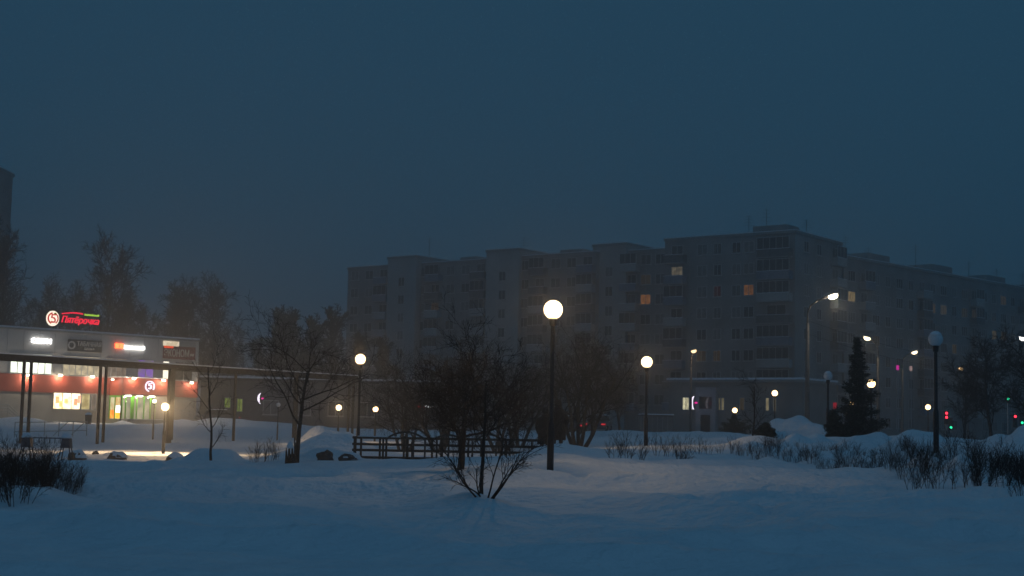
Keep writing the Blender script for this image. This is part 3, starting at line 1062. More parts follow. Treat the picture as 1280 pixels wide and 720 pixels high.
sx, sz = shop_xz(51, 426.5)
sgn = thing('light_sign', 'white glowing four-letter sign on the upper wall of the shop', 'sign', shop_world(sx, -.12, sz), srot)
me = text_mesh('OZON', 1.0, .05, emit('letter_white', (1, .98, .95), 9.0), bold=.035)
xs = [v.co.x for v in me.vertices]; k = (shop_xz(64, 426)[0]-shop_xz(39, 426)[0])/(max(xs)-min(xs))
me.transform(Matrix.Diagonal((k, 1, k*.85, 1))); link('lettering', me, sgn, (-.5*k*(max(xs)+min(xs)), 0, 0))
b = MB(); b.box(-1.1, 1.1, .06, .11, -.03, .03); b.build('mounting_rail', IRON, sgn)

xa, za = shop_xz(84, 439.5); xb, zb = shop_xz(127, 425.5)
sgn = thing('sign_board', 'unlit dark shop sign board with grey lettering and oval emblem', 'sign', shop_world((xa+xb)/2, -.02, (za+zb)/2), srot)
hw, hh = (xb-xa)/2, (zb-za)/2*.88
b = MB(); b.box(-hw, hw, -.10, 0, -hh, hh); b.build('board', mat('board_dark', (.035, .038, .042), .6, var=.2), sgn)
LET = mat('letter_grey', (.5, .5, .5), .7)
me = text_mesh('ТАБАЧНАЯ', 1.0, .02, LET, bold=.01); xs = [v.co.x for v in me.vertices]; k = hw*1.42/(max(xs)-min(xs))
me.transform(Matrix.Diagonal((k, 1, k*1.25, 1))); link('lettering', me, sgn, (hw*.24, -.12, hh*.28))
me = text_mesh('ЛАВКА', 1.0, .02, LET); xs = [v.co.x for v in me.vertices]; k = hw*.62/(max(xs)-min(xs))
me.transform(Matrix.Diagonal((k, 1, k, 1))); link('lettering', me, sgn, (hw*.24, -.12, -hh*.5))
b = MB(); arc_band(b, -hw*.80, 0, hh*.45, hh*.7, 0, 360, -.13, -.101, 20); b.build('emblem', LET, sgn)

sx, sz = shop_xz(158, 434)
sgn = thing('light_sign', 'glowing sign with two red and several white letters on the shop wall', 'sign', shop_world(sx, -.12, sz), srot)
w_ = (shop_xz(173.5, 434)[0]-shop_xz(144.5, 434)[0])
b = MB()
for k in range(2):
    b.box(-w_/2+k*.45, -w_/2+k*.45+.34, -.06, .05, -.16, .30); 
b.build('red_letters', emit('letter_orange_red', (1, .10, .03), 7.0), sgn)
b = MB()
for k in range(6):
    xx = -w_/2+.95+k*.36
    b.box(xx, xx+.27, -.06, .05, -.15, (.14, .1, .1, .12, .1, .14)[k])
b.build('white_letters', MATS['letter_white'], sgn)
b = MB(); b.box(-w_/2, w_/2, .06, .11, -.03, .03); b.build('mounting_rail', IRON, sgn)

xa, za = shop_xz(203, 449); xb, zb = shop_xz(244, 427.5)
sgn = thing('sign_board', 'red and white banner board on the right end of the shop wall', 'sign', shop_world((xa+xb)/2, -.02, (za+zb)/2), srot)
hw, hh = (xb-xa)/2, .5*(shop_xz(206, 426)[1]-shop_xz(206, 448)[1])
b = MB(); b.box(-hw, hw, -.10, 0, -hh, hh*.45); b.build('board', mat('banner_red', (.20, .03, .03), .7, var=.15), sgn)
b = MB(); b.box(-hw, -hw*.05, -.11, 0, hh*.453, hh); b.build('lit_strip', emit('banner_cream', (1, .85, .62), 1.0, col2=(.75, .6, .4), scale=2), sgn)
b = MB(); b.box(-hw*.045, hw, -.105, 0, hh*.453, hh); b.build('pale_strip', mat('banner_pale', (.34, .32, .30), .7), sgn)
b = MB(); b.box(-hw*.97, -hw*.4, -.13, -.101, hh*.2, hh*.44); b.build('accent', emit('banner_accent', (.9, .07, .015), 1.0), sgn)
me = text_mesh('ЭКОНОМ', 1.0, .02, mat('letter_pale', (.62, .58, .52), .7), bold=.01); xs = [v.co.x for v in me.vertices]; k = hw*1.55/(max(xs)-min(xs))
me.transform(Matrix.Diagonal((k, 1, k*1.55, 1))); link('lettering', me, sgn, (-hw*.18, -.13, -hh*.38))
b = MB(); b.box(hw*.68, hw*.76, -.13, -.101, -hh*.6, -hh*.3); b.box(hw*.8, hw*.9, -.13, -.101, -hh*.6, -hh*.3); b.build('small_letters', MATS['letter_pale'], sgn)

x, z = shop_xz(186.5, 483, VD)
r5 = abs(shop_xz(186.5, 476.5, VD)[1]-shop_xz(186.5, 490, VD)[1])/2
sgn = thing('round_sign', 'round white outlined logo with a five above the shop doors', 'sign', shop_world(x, -VD-.12, z), srot)
b = MB(); arc_band(b, 0, 0, r5*.82, r5, -40, 260, -.06, .04, 28); b.build('ring', emit('ring_lilac', (.9, .8, 1), 2.2), sgn)
b = MB(); arc_band(b, 0, -.12*r5, r5*.18, r5*.42, -150, 110, -.06, .04); b.prism([(-.36*r5, .1*r5), (-.14*r5, .1*r5), (-.05*r5, .55*r5), (-.26*r5, .55*r5)], -.065, .045); b.prism([(-.26*r5, .42*r5), (.34*r5, .46*r5), (.36*r5, .6*r5), (-.26*r5, .6*r5)], -.07, .05)
b.build('figure', emit('five_lilac', (.95, .75, .9), 2.2), sgn)
b = MB(); b.box(-.04, .04, .04, .14, -r5*.9, r5*.9); b.build('bracket', IRON, sgn)

# little dark bin at the shop wall
q = place(110, 124)
tb = thing('litter_bin', 'small dark litter bin in front of the shop wall', 'bin', q)
b = MB(); b.lathe([(.2, -.1), (.24, 0), (.28, .75), (.29, .8), (.25, .82)], 12); b.build('drum', IRON, tb)
b = MB(); b.lathe([(.31, .82), (.28, .92), (.12, 1.0), (.02, 1.02)], 12); b.build('lid', SNOW, tb)


# ------------------------------------------------------------------ lamps



def globe_mat(name, col, strength):
    m = emit(name, col, strength*2)                # opal glass: half glows, half lets the bulb's light through
    nt = m.node_tree
    e = next(n for n in nt.nodes if n.type == 'EMISSION')
    t = nt.nodes.new('ShaderNodeBsdfTransparent'); x = nt.nodes.new('ShaderNodeMixShader'); x.inputs[0].default_value = .5
    nt.links.new(t.outputs[0], x.inputs[1]); nt.links.new(e.outputs[0], x.inputs[2])
    nt.links.new(x.outputs[0], nt.nodes['Material Output'].inputs[0])
    return m


WARMC = (1, .66, .34)
GLOW = (globe_mat('lamp_globe_lit', (1, .70, .40), 3.2), 16.0)
GLOWP = (globe_mat('lamp_globe_strong', (1, .70, .40), 3.6), 210.0)
GLOWM = (globe_mat('lamp_globe_mid', (1, .68, .36), 3.4), 40.0)
GLOWF = (globe_mat('lamp_globe_far', (1, .62, .28), 4.0), 4.0)
GLOWC = (globe_mat('lamp_globe_white', (1, .85, .66), 4.0), 6.0)


def sphere_prof(r, n=12):
    return [(max(.002, r*math.sin(math.pi*k/n)), -r*math.cos(math.pi*k/n)) for k in range(n+1)]


def park_lamp(px, py, D, label, lit=GLOW, rg_=.19, group='globe lamps in the park', pole_r=.042, snowcap=False):
    g = place(px, D)
    c = at(px, py, D)
    root = thing('park_lamp', label, 'lamp', (c.x, D, g.z), 0, group)
    h = c.z - g.z
    b = MB()
    b.lathe([(pole_r*1.6, -.6), (pole_r*1.6, .9), (pole_r*1.5, 1.0), (pole_r*1.05, 1.05), (pole_r, h-.45), (pole_r*.9, h-rg_-.04)], 14)
    b.build('pole', IRON, root, True)
    b = MB(); b.lathe([(pole_r*1.1, h-rg_-.14), (pole_r*1.6, h-rg_-.12), (rg_*.42, h-rg_-.03), (rg_*.42, h-rg_+.015), (rg_*.3, h-rg_+.02)], 14)
    b.build('collar', IRON, root, True)
    b = MB(); b.lathe(sphere_prof(rg_, 10), 20, c=(0, 0, h)); b.build('globe', lit[0] if lit else FROST, root, True)
    if lit:
        lamp_light(root, (0, 0, h), lit[1], WARMC, .07)
    if snowcap:
        b = MB(); b.lathe([(rg_*.88, h+rg_*.52), (rg_*.72, h+rg_*.82), (rg_*.4, h+rg_*1.07), (.01, h+rg_*1.16)], 18); b.build('snow_cap', SNOW, root, True)
    return root


park_lamp(691.5, 387, 29.4, 'tallest lit globe lamp on a black pole in the middle of the snow')
park_lamp(450.5, 449, 54, 'lit globe lamp at the left end of the black fence')
park_lamp(808.5, 452.5, 50, 'lit globe lamp on a black pole right of the couple, before the grey block')
park_lamp(1169.5, 424, 36, 'unlit white globe lamp standing behind the right-hand hedge', None, .175, snowcap=True)
park_lamp(1035, 470, 59, 'smaller unlit white globe lamp just left of the conifer', None, .175, snowcap=True)
park_lamp(206.5, 508.5, 66, 'low lit globe lamp beside the thick colonnade post, before the shop doors', GLOWP, .17, pole_r=.045)
park_lamp(193, 501.5, 92, 'slim lamp with a small white head in front of the shop doors', GLOWC, .12, pole_r=.035)
park_lamp(423.5, 509.5, 88, 'small lit globe lamp behind the snow mound, left of the fence', GLOWM, .17, pole_r=.04)
park_lamp(469.5, 511.5, 92, 'small lit globe lamp seen above the left part of the fence', GLOWF, .17, pole_r=.04)
park_lamp(968.5, 491.5, 86, 'lit globe lamp above the big snow heap', GLOWF, .17, pole_r=.04)
park_lamp(918.5, 513, 108, 'low lit lamp in front of a dark bush by the annex', GLOWF, .19, pole_r=.04)
park_lamp(1089, 479.5, 68, 'lit lamp shining through the right side of the conifer', GLOWF, .19, pole_r=.045)
park_lamp(1160, 509, 112, 'small lit globe lamp just left of the unlit hedge lamp', GLOWF, .2, pole_r=.04)
park_lamp(1065, 504.5, 112, 'low lit lamp glimpsed through the lower conifer branches', GLOWF, .19, pole_r=.04)
park_lamp(520, 513, 140, 'tiny distant lamp between the fence lamp and the middle tree', GLOWC, .10, pole_r=.03)
park_lamp(348, 506, 96, 'small unlit globe lamp left of the bare tree by the stump', None, .14, pole_r=.03)


def street_lamp(px, py, D, label, polepx, head=(.5, .2), strength=14.0, colr=(1, .84, .62), r=.11, arm_z=None):
    """luminaire at photo px,py; pole stands at polepx"""
    c = at(px, py, D); g = place(polepx, D)
    root = thing('street_lamp', label, 'street lamp', (g.x, D, g.z), 0, 'street lamps along the road')
    dx, h = c.x-g.x, c.z-g.z
    ph = h-1.5
    b = MB(); b.tube((0, 0, -.6), (0, 0, ph), r*1.3, r*.8, 12); b.build('pole', mat('old_concrete', (.12, .115, .11), .9, var=.25, scale=3), root, True)
    b = MB(); s = 1 if dx > 0 else -1
    pts = [Vector((0, 0, ph-.4)), Vector((0, 0, ph+.55)), Vector((dx*.12, 0, ph+.95)), Vector((dx*.4, 0, h-.28)), Vector((dx-.2*s, 0, h-.03))]
    b.path(pts, [.045]*5, 8); b.build('arm', IRON, root, True)
    t = math.atan2(.26, 1.0)
    M = Matrix.Translation((dx, 0, h+.02)) @ Matrix.Rotation(-t*s, 4, 'Y')
    b = MB(); b.box(-head[0]/2-.12, head[0]/2+.05, -.16, .16, .03, .16, 0, M); me = b.mesh('head', GALV); bevel_mesh(me, .03, 2); link('head', me, root)
    b = MB(); b.lathe(sphere_prof(1.0, 8), 14); me = b.mesh('lens', emit('street_led_%d' % px, colr, strength), True)
    me.transform(M @ Matrix.Translation((0, 0, -.05)) @ Matrix.Diagonal((head[0]*.52, .2, .17, 1))); link('lens', me, root)
    lamp_light(root, (dx+.25*s, 0, h-.55), strength*1.3, colr, .1)
    return root


street_lamp(1041, 369.5, 78, 'street lamp on a concrete pole with a long curved arm, nearest of the street lamps', 1009, (.52, .2), 9)
street_lamp(867, 438.5, 134, 'street lamp in front of the annex, left of the apartment corner', 863, (.48, .2), 3.2, (1, .66, .33))
street_lamp(1084, 422.5, 111, 'street lamp shining at the top right of the conifer', 1098, (.50, .2), 5, (1, .80, .52))
street_lamp(1143, 440, 129, 'white street lamp left of the unlit hedge lamp', 1128, (.5, .2), 5, (1, .78, .5))
street_lamp(1201, 460.5, 157, 'distant warm street lamp right of the unlit hedge lamp', 1210, (.5, .2), 3.0, (1, .62, .28))
street_lamp(1278.5, 423, 120, 'white street lamp cut by the right edge of the picture', 1290, (.5, .2), 5, (1, .95, .85))

# ------------------------------------------------------------------ traffic lights
def traffic_light(px, py, D, label, which):
    c = at(px, py, D); g = place(px+2, D)
    root = thing('traffic_light', label, 'traffic light', (c.x, D, g.z), 0, 'traffic lights at the crossing')
    h = c.z-g.z
    b = MB(); b.tube((0, .12, -.5), (0, .12, h+.5), .05, n=8); b.build('post', GALV, root, True)
    b = MB(); b.box(-.17, .17, -.05, .12, h-.75, h+.35); me = b.mesh('housing', IRON); bevel_mesh(me, .03); link('housing', me, root)
    for k, (nm, col) in enumerate((('red', (1, .03, .06)), ('amber', (1, .5, .05)), ('green', (.02, .75, .35)))):
        on = nm in which
        b = MB()
        z = h+.16-.33*k
        b.tube((0, -.05, z), (0, -.11, z), .11, .09, 12)
        b.build('lens', emit('tl_green', (.02, .75, .35), 2.6) if on and nm == 'green' else emit('tl_red', (1, .03, .06), 4.0) if on else IRON, root)
    return root


traffic_light(1183, 519, 120, 'traffic light showing red right of the unlit hedge lamp', ('red', 'amber'))
traffic_light(1188.5, 527, 128, 'low traffic light showing green beside the red one', ('green',))
traffic_light(1260, 491, 125, 'higher traffic light showing green near the right edge', ('green',))
traffic_light(1269, 523, 122, 'traffic light showing red near the right edge', ('red',))
traffic_light(1277.5, 521, 126, 'traffic light showing green at the right edge', ('green',))
b = MB()


def wall_glow(px, py, D, label, col, st, s=.35):
    q = at(px, py, D)
    root = thing('light_sign', label, 'sign', q, brot)
    b = MB(); b.box(-s*.6, s*.6, 0, .05, -s, s); me = b.mesh('face', emit('sign_'+label[:12], col, st)); bevel_mesh(me, .02); link('face', me, root)
    b = MB(); b.box(-s*.66, s*.66, .053, .18, -s*1.06, s*1.06); b.build('case', IRON, root)
    b = MB(); b.tube((0, .1, -s), (0, .1, -(q.z-1.1)), .05, n=6); b.build('post', GALV, root)


wall_glow(1122, 459.5, 150, 'small magenta light sign right of the conifer', (.85, .02, .45), .7, .24)
wall_glow(1138.5, 460.5, 150, 'small pale pink light sign right of the magenta one', (.9, .6, .6), .35, .24)
wall_glow(1043.5, 507, 118, 'dim red light sign left of the conifer', (.9, .03, .08), .25, .24)

# wires
b = MB()
for z0, z1 in ((7.6, 7.0), (6.9, 6.3)):
    A, B = Vector((at(1009, 400, 78).x, 78, z0)), Vector((at(1300, 400, 120).x, 120, z1+1))
    pts = [A.lerp(B, t/14) - Vector((0, 0, .9*4*(t/14)*(1-t/14))) for t in range(15)]
    b.path(pts, [.012]*15, 4)
o = b.build('overhead_wire', IRON); tag(o, 'thin overhead wires running right from the curved street lamp', 'wire')

# ------------------------------------------------------------------ colonnade
col = thing('pergola', 'long timber colonnade of paired posts under a dark beam, before the shop', 'pergola', (0, 0, 0))
fpx = [28, 124, 212.5, 293.5, 371, 436]
rpx = [37, 131, 214.5, 293.5, 368, 441.5]
topy = 443.5
fronts, rears = [], []
D0, D1 = 80.0, 102.0
for k in range(6):
    D = D0 + (D1-D0)*k/5
    for lst, px, dd, yoff in ((fronts, fpx[k], 0, 0), (rears, rpx[k], 3.4, 0)):
        g = place(px, D+dd)
        lst.append(Vector((at(px, 500, D+dd).x, D+dd, g.z)))
zt = at(28, 450, 80).z
for i, lst in enumerate((fronts, rears)):
    for k, g in enumerate(lst):
        b = MB(); wv = .07 if not (k == 2) else .13
        b.box(-wv, wv, -wv, wv, -.5, zt-g.z); me = b.mesh('post', POSTW); bevel_mesh(me, .012, 1)
        link('post', me, col, g, R(-35))


def beam_between(A, B, w, h, name, m, ext=0.0, parent=None):
    d = (B-A).normalized(); L = (B-A).length
    b = MB(); b.box(-ext, L+ext, -w/2, w/2, 0, h); 
    o = b.build(name, m, parent, loc=A); o.rotation_euler = d.to_track_quat('X', 'Z').to_euler()
    return o


for lst, ext in ((fronts, 0), (rears, 0)):
    A = Vector((lst[0].x, lst[0].y, zt)); B = Vector((lst[-1].x, lst[-1].y, zt))
    d = (B-A).normalized()
    A2 = A - d*9
    beam_between(A2, B+d*.8, .16, .26, 'beam', WOODD, 0, col)
    beam_between(A2+Vector((0, 0, .262)), B+d*.8+Vector((0, 0, .262)), .15, .07, 'snow_cap', SNOW, 0, col)
for k in range(6):
    A, B = fronts[k], rears[k]
    beam_between(Vector((A.x, A.y, zt-.02)), Vector((B.x, B.y, zt-.02)), .12, .16, 'cross_beam', POSTW, 0, col)

# ------------------------------------------------------------------ pipe barrier near the shop
q0, q1 = place(18, 92), place(108, 97)
bar = thing('pipe_barrier', 'thin metal pipe barrier with diagonal braces on the plaza at left', 'barrier', q0)
dv = q1-q0
b = MB()
for k in range(6):
    t = k/5; p = dv*t
    g = gz(q0.x+p.x, q0.y+p.y)-q0.z
    pb_ = MB(); pb_.tube((p.x, p.y, g-.3), (p.x, p.y, g+.95), .03, n=6); pb_.build('post', GALV, bar)
for hh in (.92, .35):
    b = MB(); b.tube(Vector((0, 0, hh)), dv+Vector((0, 0, hh)), .025, n=6); b.build('rail', GALV, bar)
for t in (.72, .97):
    b = MB(); p = dv*t; b.tube((p.x-.9, p.y, p.z+.0), (p.x, p.y, p.z+.9), .025, n=6); b.build('brace', GALV, bar)

# ------------------------------------------------------------------ low bench frame with blue snow-capped ends
q = place(57, 50)
bn = thing('bench_frame', 'low rail frame with two blue snow-capped ends beside the left bush', 'bench', (q.x, q.y, q.z))
BLUE = mat('faded_blue_paint', (.03, .055, .08), .6, var=.25, scale=6)
for s, px in ((-1, 33), (1, 82)):
    x = (px-57)/FPX*50
    b = MB(); b.prism([(x-.17, .42), (x+.17, .42), (x+.13, .74), (x-.13, .74)], -.16, .16); me = b.mesh('end_panel', BLUE); bevel_mesh(me, .02); link('end_panel', me, bn)
    b = MB(); b.lathe([(.20, .745), (.19, .80), (.14, .87), (.05, .91), (.005, .915)], 12, c=(x, 0, 0)); b.build('snow_cap', SNOW, bn, True)
    for sx_ in (-1, 1):
        for sy_ in (-1, 1):
            b = MB(); b.tube((x+sx_*.13, sy_*.12, .44), (x+sx_*.24, sy_*.22, -.15), .022, n=6); b.build('leg', IRON, bn)
xl, xr = (33-57)/FPX*50+.13, (82-57)/FPX*50-.13
b = MB(); b.tube((xl, 0, .74), (xr, 0, .74), .018, n=8); b.build('rail', BLUE, bn)
for k in range(6):
    x = xl+(xr-xl)*(k+.5)/6
    b = MB(); b.tube((x, 0, .74), (x, 0, .56), .014, n=5); b.build('bar', IRON, bn)


# ------------------------------------------------------------------ rocks and stump
def rock(px, D, w, h, label, seed, snow=True, sink=.35):
    import bmesh
    rg = random.Random(seed)
    bm = bmesh.new(); bmesh.ops.create_icosphere(bm, subdivisions=3, radius=1)
    from mathutils import noise
    for v in bm.verts:
        n = noise.noise(v.co*1.3+Vector((seed*3.1, 0, 0)))*.5+noise.noise(v.co*3.1+Vector((0, seed, 0)))*.18
        v.co *= 1+n
        v.co.x *= w/2; v.co.y *= w/2*.8; v.co.z *= h*.75
    me = bpy.data.meshes.new('stone'); bm.to_mesh(me); bm.free(); me.materials.append(ROCK)
    q = place(px, D)
    root = thing('boulder', label, 'rock', (q.x, q.y, q.z+h*.1), 0, 'boulders in the snow')
    link('stone', me, root)
    if snow:
        bm = bmesh.new(); bmesh.ops.create_icosphere(bm, subdivisions=3, radius=1)
        for v in bm.verts:
            n = noise.noise(v.co*1.3+Vector((seed*3.1, 0, 0)))*.4
            v.co *= 1+n
            z = v.co.z
            v.co.x = v.co.x*w/2*.98+w*.06; v.co.y = v.co.y*w/2*.8+w*.05; v.co.z = (max(z, -.05))*h*.82+h*.14
        me = bpy.data.meshes.new('snow_cap'); bm.to_mesh(me); bm.free(); me.materials.append(SNOW)
        me.polygons.foreach_set('use_smooth', [True]*len(me.polygons))
        link('snow_cap', me, root)
    return root


rock(407, 43.2, .52, .30, 'dark boulder on the left of the pair below the fence lamp', 1, False)
rock(438, 42.6, .62, .24, 'dark boulder on the right of the pair, at the fence end', 2, True)
rock(146, 58, .75, .30, 'snow-capped boulder on the plaza between the colonnade posts', 3, True)
rock(96, 52, .6, .34, 'snow-covered boulder at the right of the left bush', 4, True)
rock(217, 56, .62, .34, 'dark boulder at the foot of the thick colonnade post', 5, True)
rock(119, 62, .28, .18, 'little dark stone by the second pair of colonnade posts', 6, False)

q = place(365, 42)
st = thing('tree_stump', 'jagged dark stump with snow beside the bare tree', 'stump', q)
rg = random.Random(4)
for k in range(9):
    a = k*.7; rr_ = .13
    b = MB(); hx, hy = math.cos(a)*rr_*1.2, math.sin(a)*rr_
    hh = (.62, .74, .50, .42, .46, .36, .58, .52, .40)[k]
    b.tube((hx, hy, -.2), (hx*.8+rg.uniform(-.03, .03)-.04, hy*.8, hh), .07, .012, 7); b.build('splinter', BARK, st)
b = MB(); b.lathe([(.2, -.2), (.16, .1), (.1, .24), (.03, .3)], 12); b.build('core', BARK, st, True)
b = MB(); b.lathe([(.08, .44), (.1, .5), (.07, .58), (.01, .66)], 10, c=(-.06, -.08, 0)); b.build('snow_cap', SNOW, st, True)

# ------------------------------------------------------------------ black rail fence
fz = []
fence = thing('rail_fence', 'black rail fence with arched rails across the snow behind the middle tree', 'fence', (0, 0, 0))
FP = [place(447, 45.6), place(503, 45.4), place(560, 45.2), place(632, 45.0), place(690, 44.8)]
A, B = Vector((xat(446, 45.6), 45.6, 0)), Vector((xat(690, 44.8), 44.8, 0))
zb = at(560, 577, 45.2).z
zt_f = at(560, 549.5, 45.2).z
for hh in (zt_f, zt_f-.20, zt_f-.38, zt_f-.60):
    beam_between(A+Vector((0, .0, hh-.035)), B+Vector((0, 0, hh+.0)), .06, .075, 'rail', WOODD, 0, fence)
for px in (449, 456.5, 480, 484, 488, 510, 514, 521, 545, 557, 590, 606, 632, 636.5, 641.5, 669, 687):
    x = xat(px, 45.2); y = 45.25
    b = MB(); wv = .045 if px in (449, 514, 521, 636.5, 557) else .03
    b.box(x-wv, x+wv, y-.035, y+.035, zb-.5, zt_f+.03); b.build('post', WOODD, fence)
for c0, c1, rise in ((487, 537, .26), (545, 585, .20), (598, 634, .24)):
    xa, xb = xat(c0, 45.2), xat(c1, 45.2)
    pts = [Vector((xa+(xb-xa)*t/12, 45.22, zt_f-.06+rise*math.sin(math.pi*t/12)**.7)) for t in range(13)]
    b = MB(); b.path(pts, [.032]*13, 6); b.build('arch_rail', IRON, fence)
for (pa, pb) in ((514, 632),):                                       # pickets in the busy middle part
    for k in range(8):
        x = xat(pa+(pb-pa)*(k+.5)/8, 45.2)
        b = MB(); b.box(x-.028, x+.028, 45.19, 45.215, zb-.2, zt_f-.02); b.build('picket', IRON, fence)
for k, (px0, px1) in enumerate(((452, 505), (560, 600), (640, 672))):
    b = MB(); x0_, x1_ = xat(px0, 45.2), xat(px1, 45.2)
    b.box(x0_, x1_, 45.21, 45.27, zt_f+.032, zt_f+.06); b.build('snow_cap', SNOW, fence)

# ------------------------------------------------------------------ people
def person(px, D, hgt, label, seed, coat, turn=0.0, armbend=0.0):
    g = place(px, D)
    root = thing('person', label, 'person', g, turn, 'couple standing by the fence')
    k = hgt/1.75
    J = [(0, 0, .95), (0, .01, 1.15), (0, .0, 1.38), (0, -.01, 1.50), (0, -.02, 1.60), (0, -.02, 1.71)]
    rad = [(.16, .13), (.15, .12), (.18, .13), (.06, .06), (.095, .105), (.07, .08)]
    E_ = [(0, 1), (1, 2), (2, 3), (3, 4), (4, 5)]
    for s in (-1, 1):
        i = len(J)
        J += [(s*.10, 0, .88), (s*.11, -.02, .48), (s*.11, .02, .08), (s*.12, -.14, .04)]
        rad += [(.10, .10), (.065, .07), (.05, .055), (.045, .035)]
        E_ += [(0, i), (i, i+1), (i+1, i+2), (i+2, i+3)]
        i = len(J)
        J += [(s*.20, 0, 1.40), (s*.25, .03, 1.12), (s*.22, -.10, .90), (s*.20, -.16, .84)]
        rad += [(.075, .075), (.055, .055), (.042, .042), (.04, .03)]
        E_ += [(2, i), (i, i+1), (i+1, i+2), (i+2, i+3)]
    me = bpy.data.meshes.new('body'); me.from_pydata([(x*k, y*k, z*k) for x, y, z in J], E_, [])
    o = bpy.data.objects.new('body', me); COL.objects.link(o)
    sk = o.modifiers.new('skin', 'SKIN'); sk.use_smooth_shade = True
    for v, r in zip(me.skin_vertices[0].data, rad):
        v.radius = (r[0]*k, r[1]*k)
    me.skin_vertices[0].data[0].use_root = True
    ss = o.modifiers.new('sub', 'SUBSURF'); ss.levels = 2; ss.render_levels = 2
    dg = bpy.context.evaluated_depsgraph_get()
    bm_ = bpy.data.meshes.new_from_object(o.evaluated_get(dg)); bpy.data.objects.remove(o)
    bm_.materials.clear(); bm_.materials.append(mat('dark_trousers', (.02, .02, .024), .9, var=.2))
    link('body', bm_, root)
    # coat: closed shell over the torso, flaring to the knee, with sleeves
    b = MB()
    prof = [(.27, .20, .52), (.275, .205, .62), (.26, .19, .85), (.235, .17, 1.05), (.25, .18, 1.25), (.245, .17, 1.38), (.17, .13, 1.47), (.085, .09, 1.52)]
    n = 20; vs_ = []
    for rx, ry, z in prof:
        for j in range(n):
            t = 2*math.pi*j/n
            w_ = 1+.03*math.sin(3*t+z*5)
            vs_.append((rx*k*w_*math.cos(t), ry*k*w_*math.sin(t), z*k))
    fs = [(j*n+i, j*n+(i+1) % n, (j+1)*n+(i+1) % n, (j+1)*n+i) for j in range(len(prof)-1) for i in range(n)] + [tuple(range(n-1, -1, -1)), tuple(range((len(prof)-1)*n, len(prof)*n))]
    b.add(vs_, fs)
    for s in (-1, 1):
        b.path([Vector((s*.20, 0, 1.41))*k, Vector((s*.275, .03, 1.14))*k, Vector((s*.24, -.09, .90))*k], [.095*k, .085*k, .07*k], 10)
    b.build('coat', coat, root, True)
    b = MB(); b.lathe([(.108*k, 1.60*k), (.118*k, 1.66*k), (.112*k, 1.74*k), (.08*k, 1.80*k), (.02*k, 1.825*k)], 14, c=(0, -.02*k, 0)); b.build('hat', mat('wool_hat', (.02, .018, .018), .95, var=.2), root, True)
    b = MB(); b.lathe([(.12*k, 1.48*k), (.135*k, 1.53*k), (.11*k, 1.58*k)], 14, c=(0, -.01*k, 0)); b.build('scarf', mat('dark_scarf', (.03, .02, .02), .95), root, True)


person(680.5, 48.5, 1.62, 'shorter person in a dark coat left of the tall lamp pole', 1, mat('coat_brown', (.012, .011, .010), .9, var=.25, scale=5), R(165))
person(696.5, 48.2, 1.78, 'taller person in a dark coat right behind the tall lamp pole', 2, mat('coat_black', (.008, .008, .009), .9, var=.25, scale=5), R(190))

# ------------------------------------------------------------------ kiosk, cars
q = at(802, 540, 128); q2 = at(841, 540, 128)
ki = thing('kiosk', 'plain grey flat-roofed kiosk half sunk behind the snow near the annex', 'kiosk', (q.x, 128, gz(q.x, 128)))
W_ = q2.x-q.x
KT = at(820, 518, 128).z - ki.location.z
b = MB(); b.box(0, W_, 0, 2.4, -.4, KT-.15); b.build('wall', mat('kiosk_grey', (.14, .145, .15), .8, var=.15, scale=2), ki)
for kx_ in range(1, 6):
    b = MB(); b.box(W_*kx_/6-.02, W_*kx_/6+.02, -.03, .0, -.3, KT-.2); b.build('rib', GALV, ki)
b = MB(); b.box(-.1, W_+.1, -.15, 2.5, KT-.15, KT-.05, 0); b.box(-.08, W_+.08, -.13, 2.48, KT-.047, KT+.05, 1); b.build('roof', [ROOFM, SNOW], ki)


def make_car(label, px, D, rz, paint):
    g = place(px, D)
    root = thing('parked_car', label, 'car', g, rz, 'cars parked far behind the park')
    # side profile in x,z; y across
    body = [(-2.1, .35), (-2.15, .62), (-2.05, .86), (-1.2, .95), (1.35, .95), (2.0, .86), (2.15, .62), (2.1, .35)]
    b = MB(); b.prism(body, -.85, .85); me = b.mesh('body', paint); bevel_mesh(me, .06, 2); link('body', me, root)
    cab = [(-1.25, .94), (-.75, 1.42), (.75, 1.45), (1.45, .94)]
    b = MB(); b.prism(cab, -.74, .74); me = b.mesh('cabin', GLASSD); bevel_mesh(me, .06, 2); link('cabin', me, root)
    b = MB(); b.prism([(-.85, 1.43), (-.75, 1.50), (.8, 1.52), (.95, 1.44)], -.70, .70); me = b.mesh('roof_snow', SNOW); bevel_mesh(me, .03, 2); link('roof_snow', me, root)
    for x in (-1.35, 1.35):
        for y in (-.82, .82):
            b = MB(); b.tube((x, y-.1, .32), (x, y+.1, .32), .32, n=18); w_ = b.build('wheel', mat('tyre', (.015, .015, .015), .9), root)
            b = MB(); b.tube((x, y-.11, .32), (x, y+.11, .32), .18, n=12); b.build('rim', GALV, w_)
    for y in (-.62, .62):
        b = MB(); b.box(-.06, .0, y-.16, y+.16, -.06, .06); o = b.build('tail_light', emit('tail_red', (1, .04, .06), .6), root, loc=(2.14, 0, .74))
        b = MB(); b.box(0, .05, y-.16, y+.16, -.06, .06); o = b.build('headlight', mat('headlight_glass', (.6, .6, .6), .2), root, loc=(-2.16, 0, .7))
    return root


make_car('dark parked car behind the people, tail lights glowing red', 704, 112, R(-75), mat('paint_dark', (.03, .03, .035), .35, spec=.5))
make_car('grey parked car to the right of the many-stemmed tree', 748, 118, R(-100), mat('paint_grey', (.10, .10, .11), .35, spec=.5))
make_car('dark parked car right of the shop behind the slim tree', 270, 143, R(20), mat('paint_blue', (.03, .04, .06), .3, spec=.5))

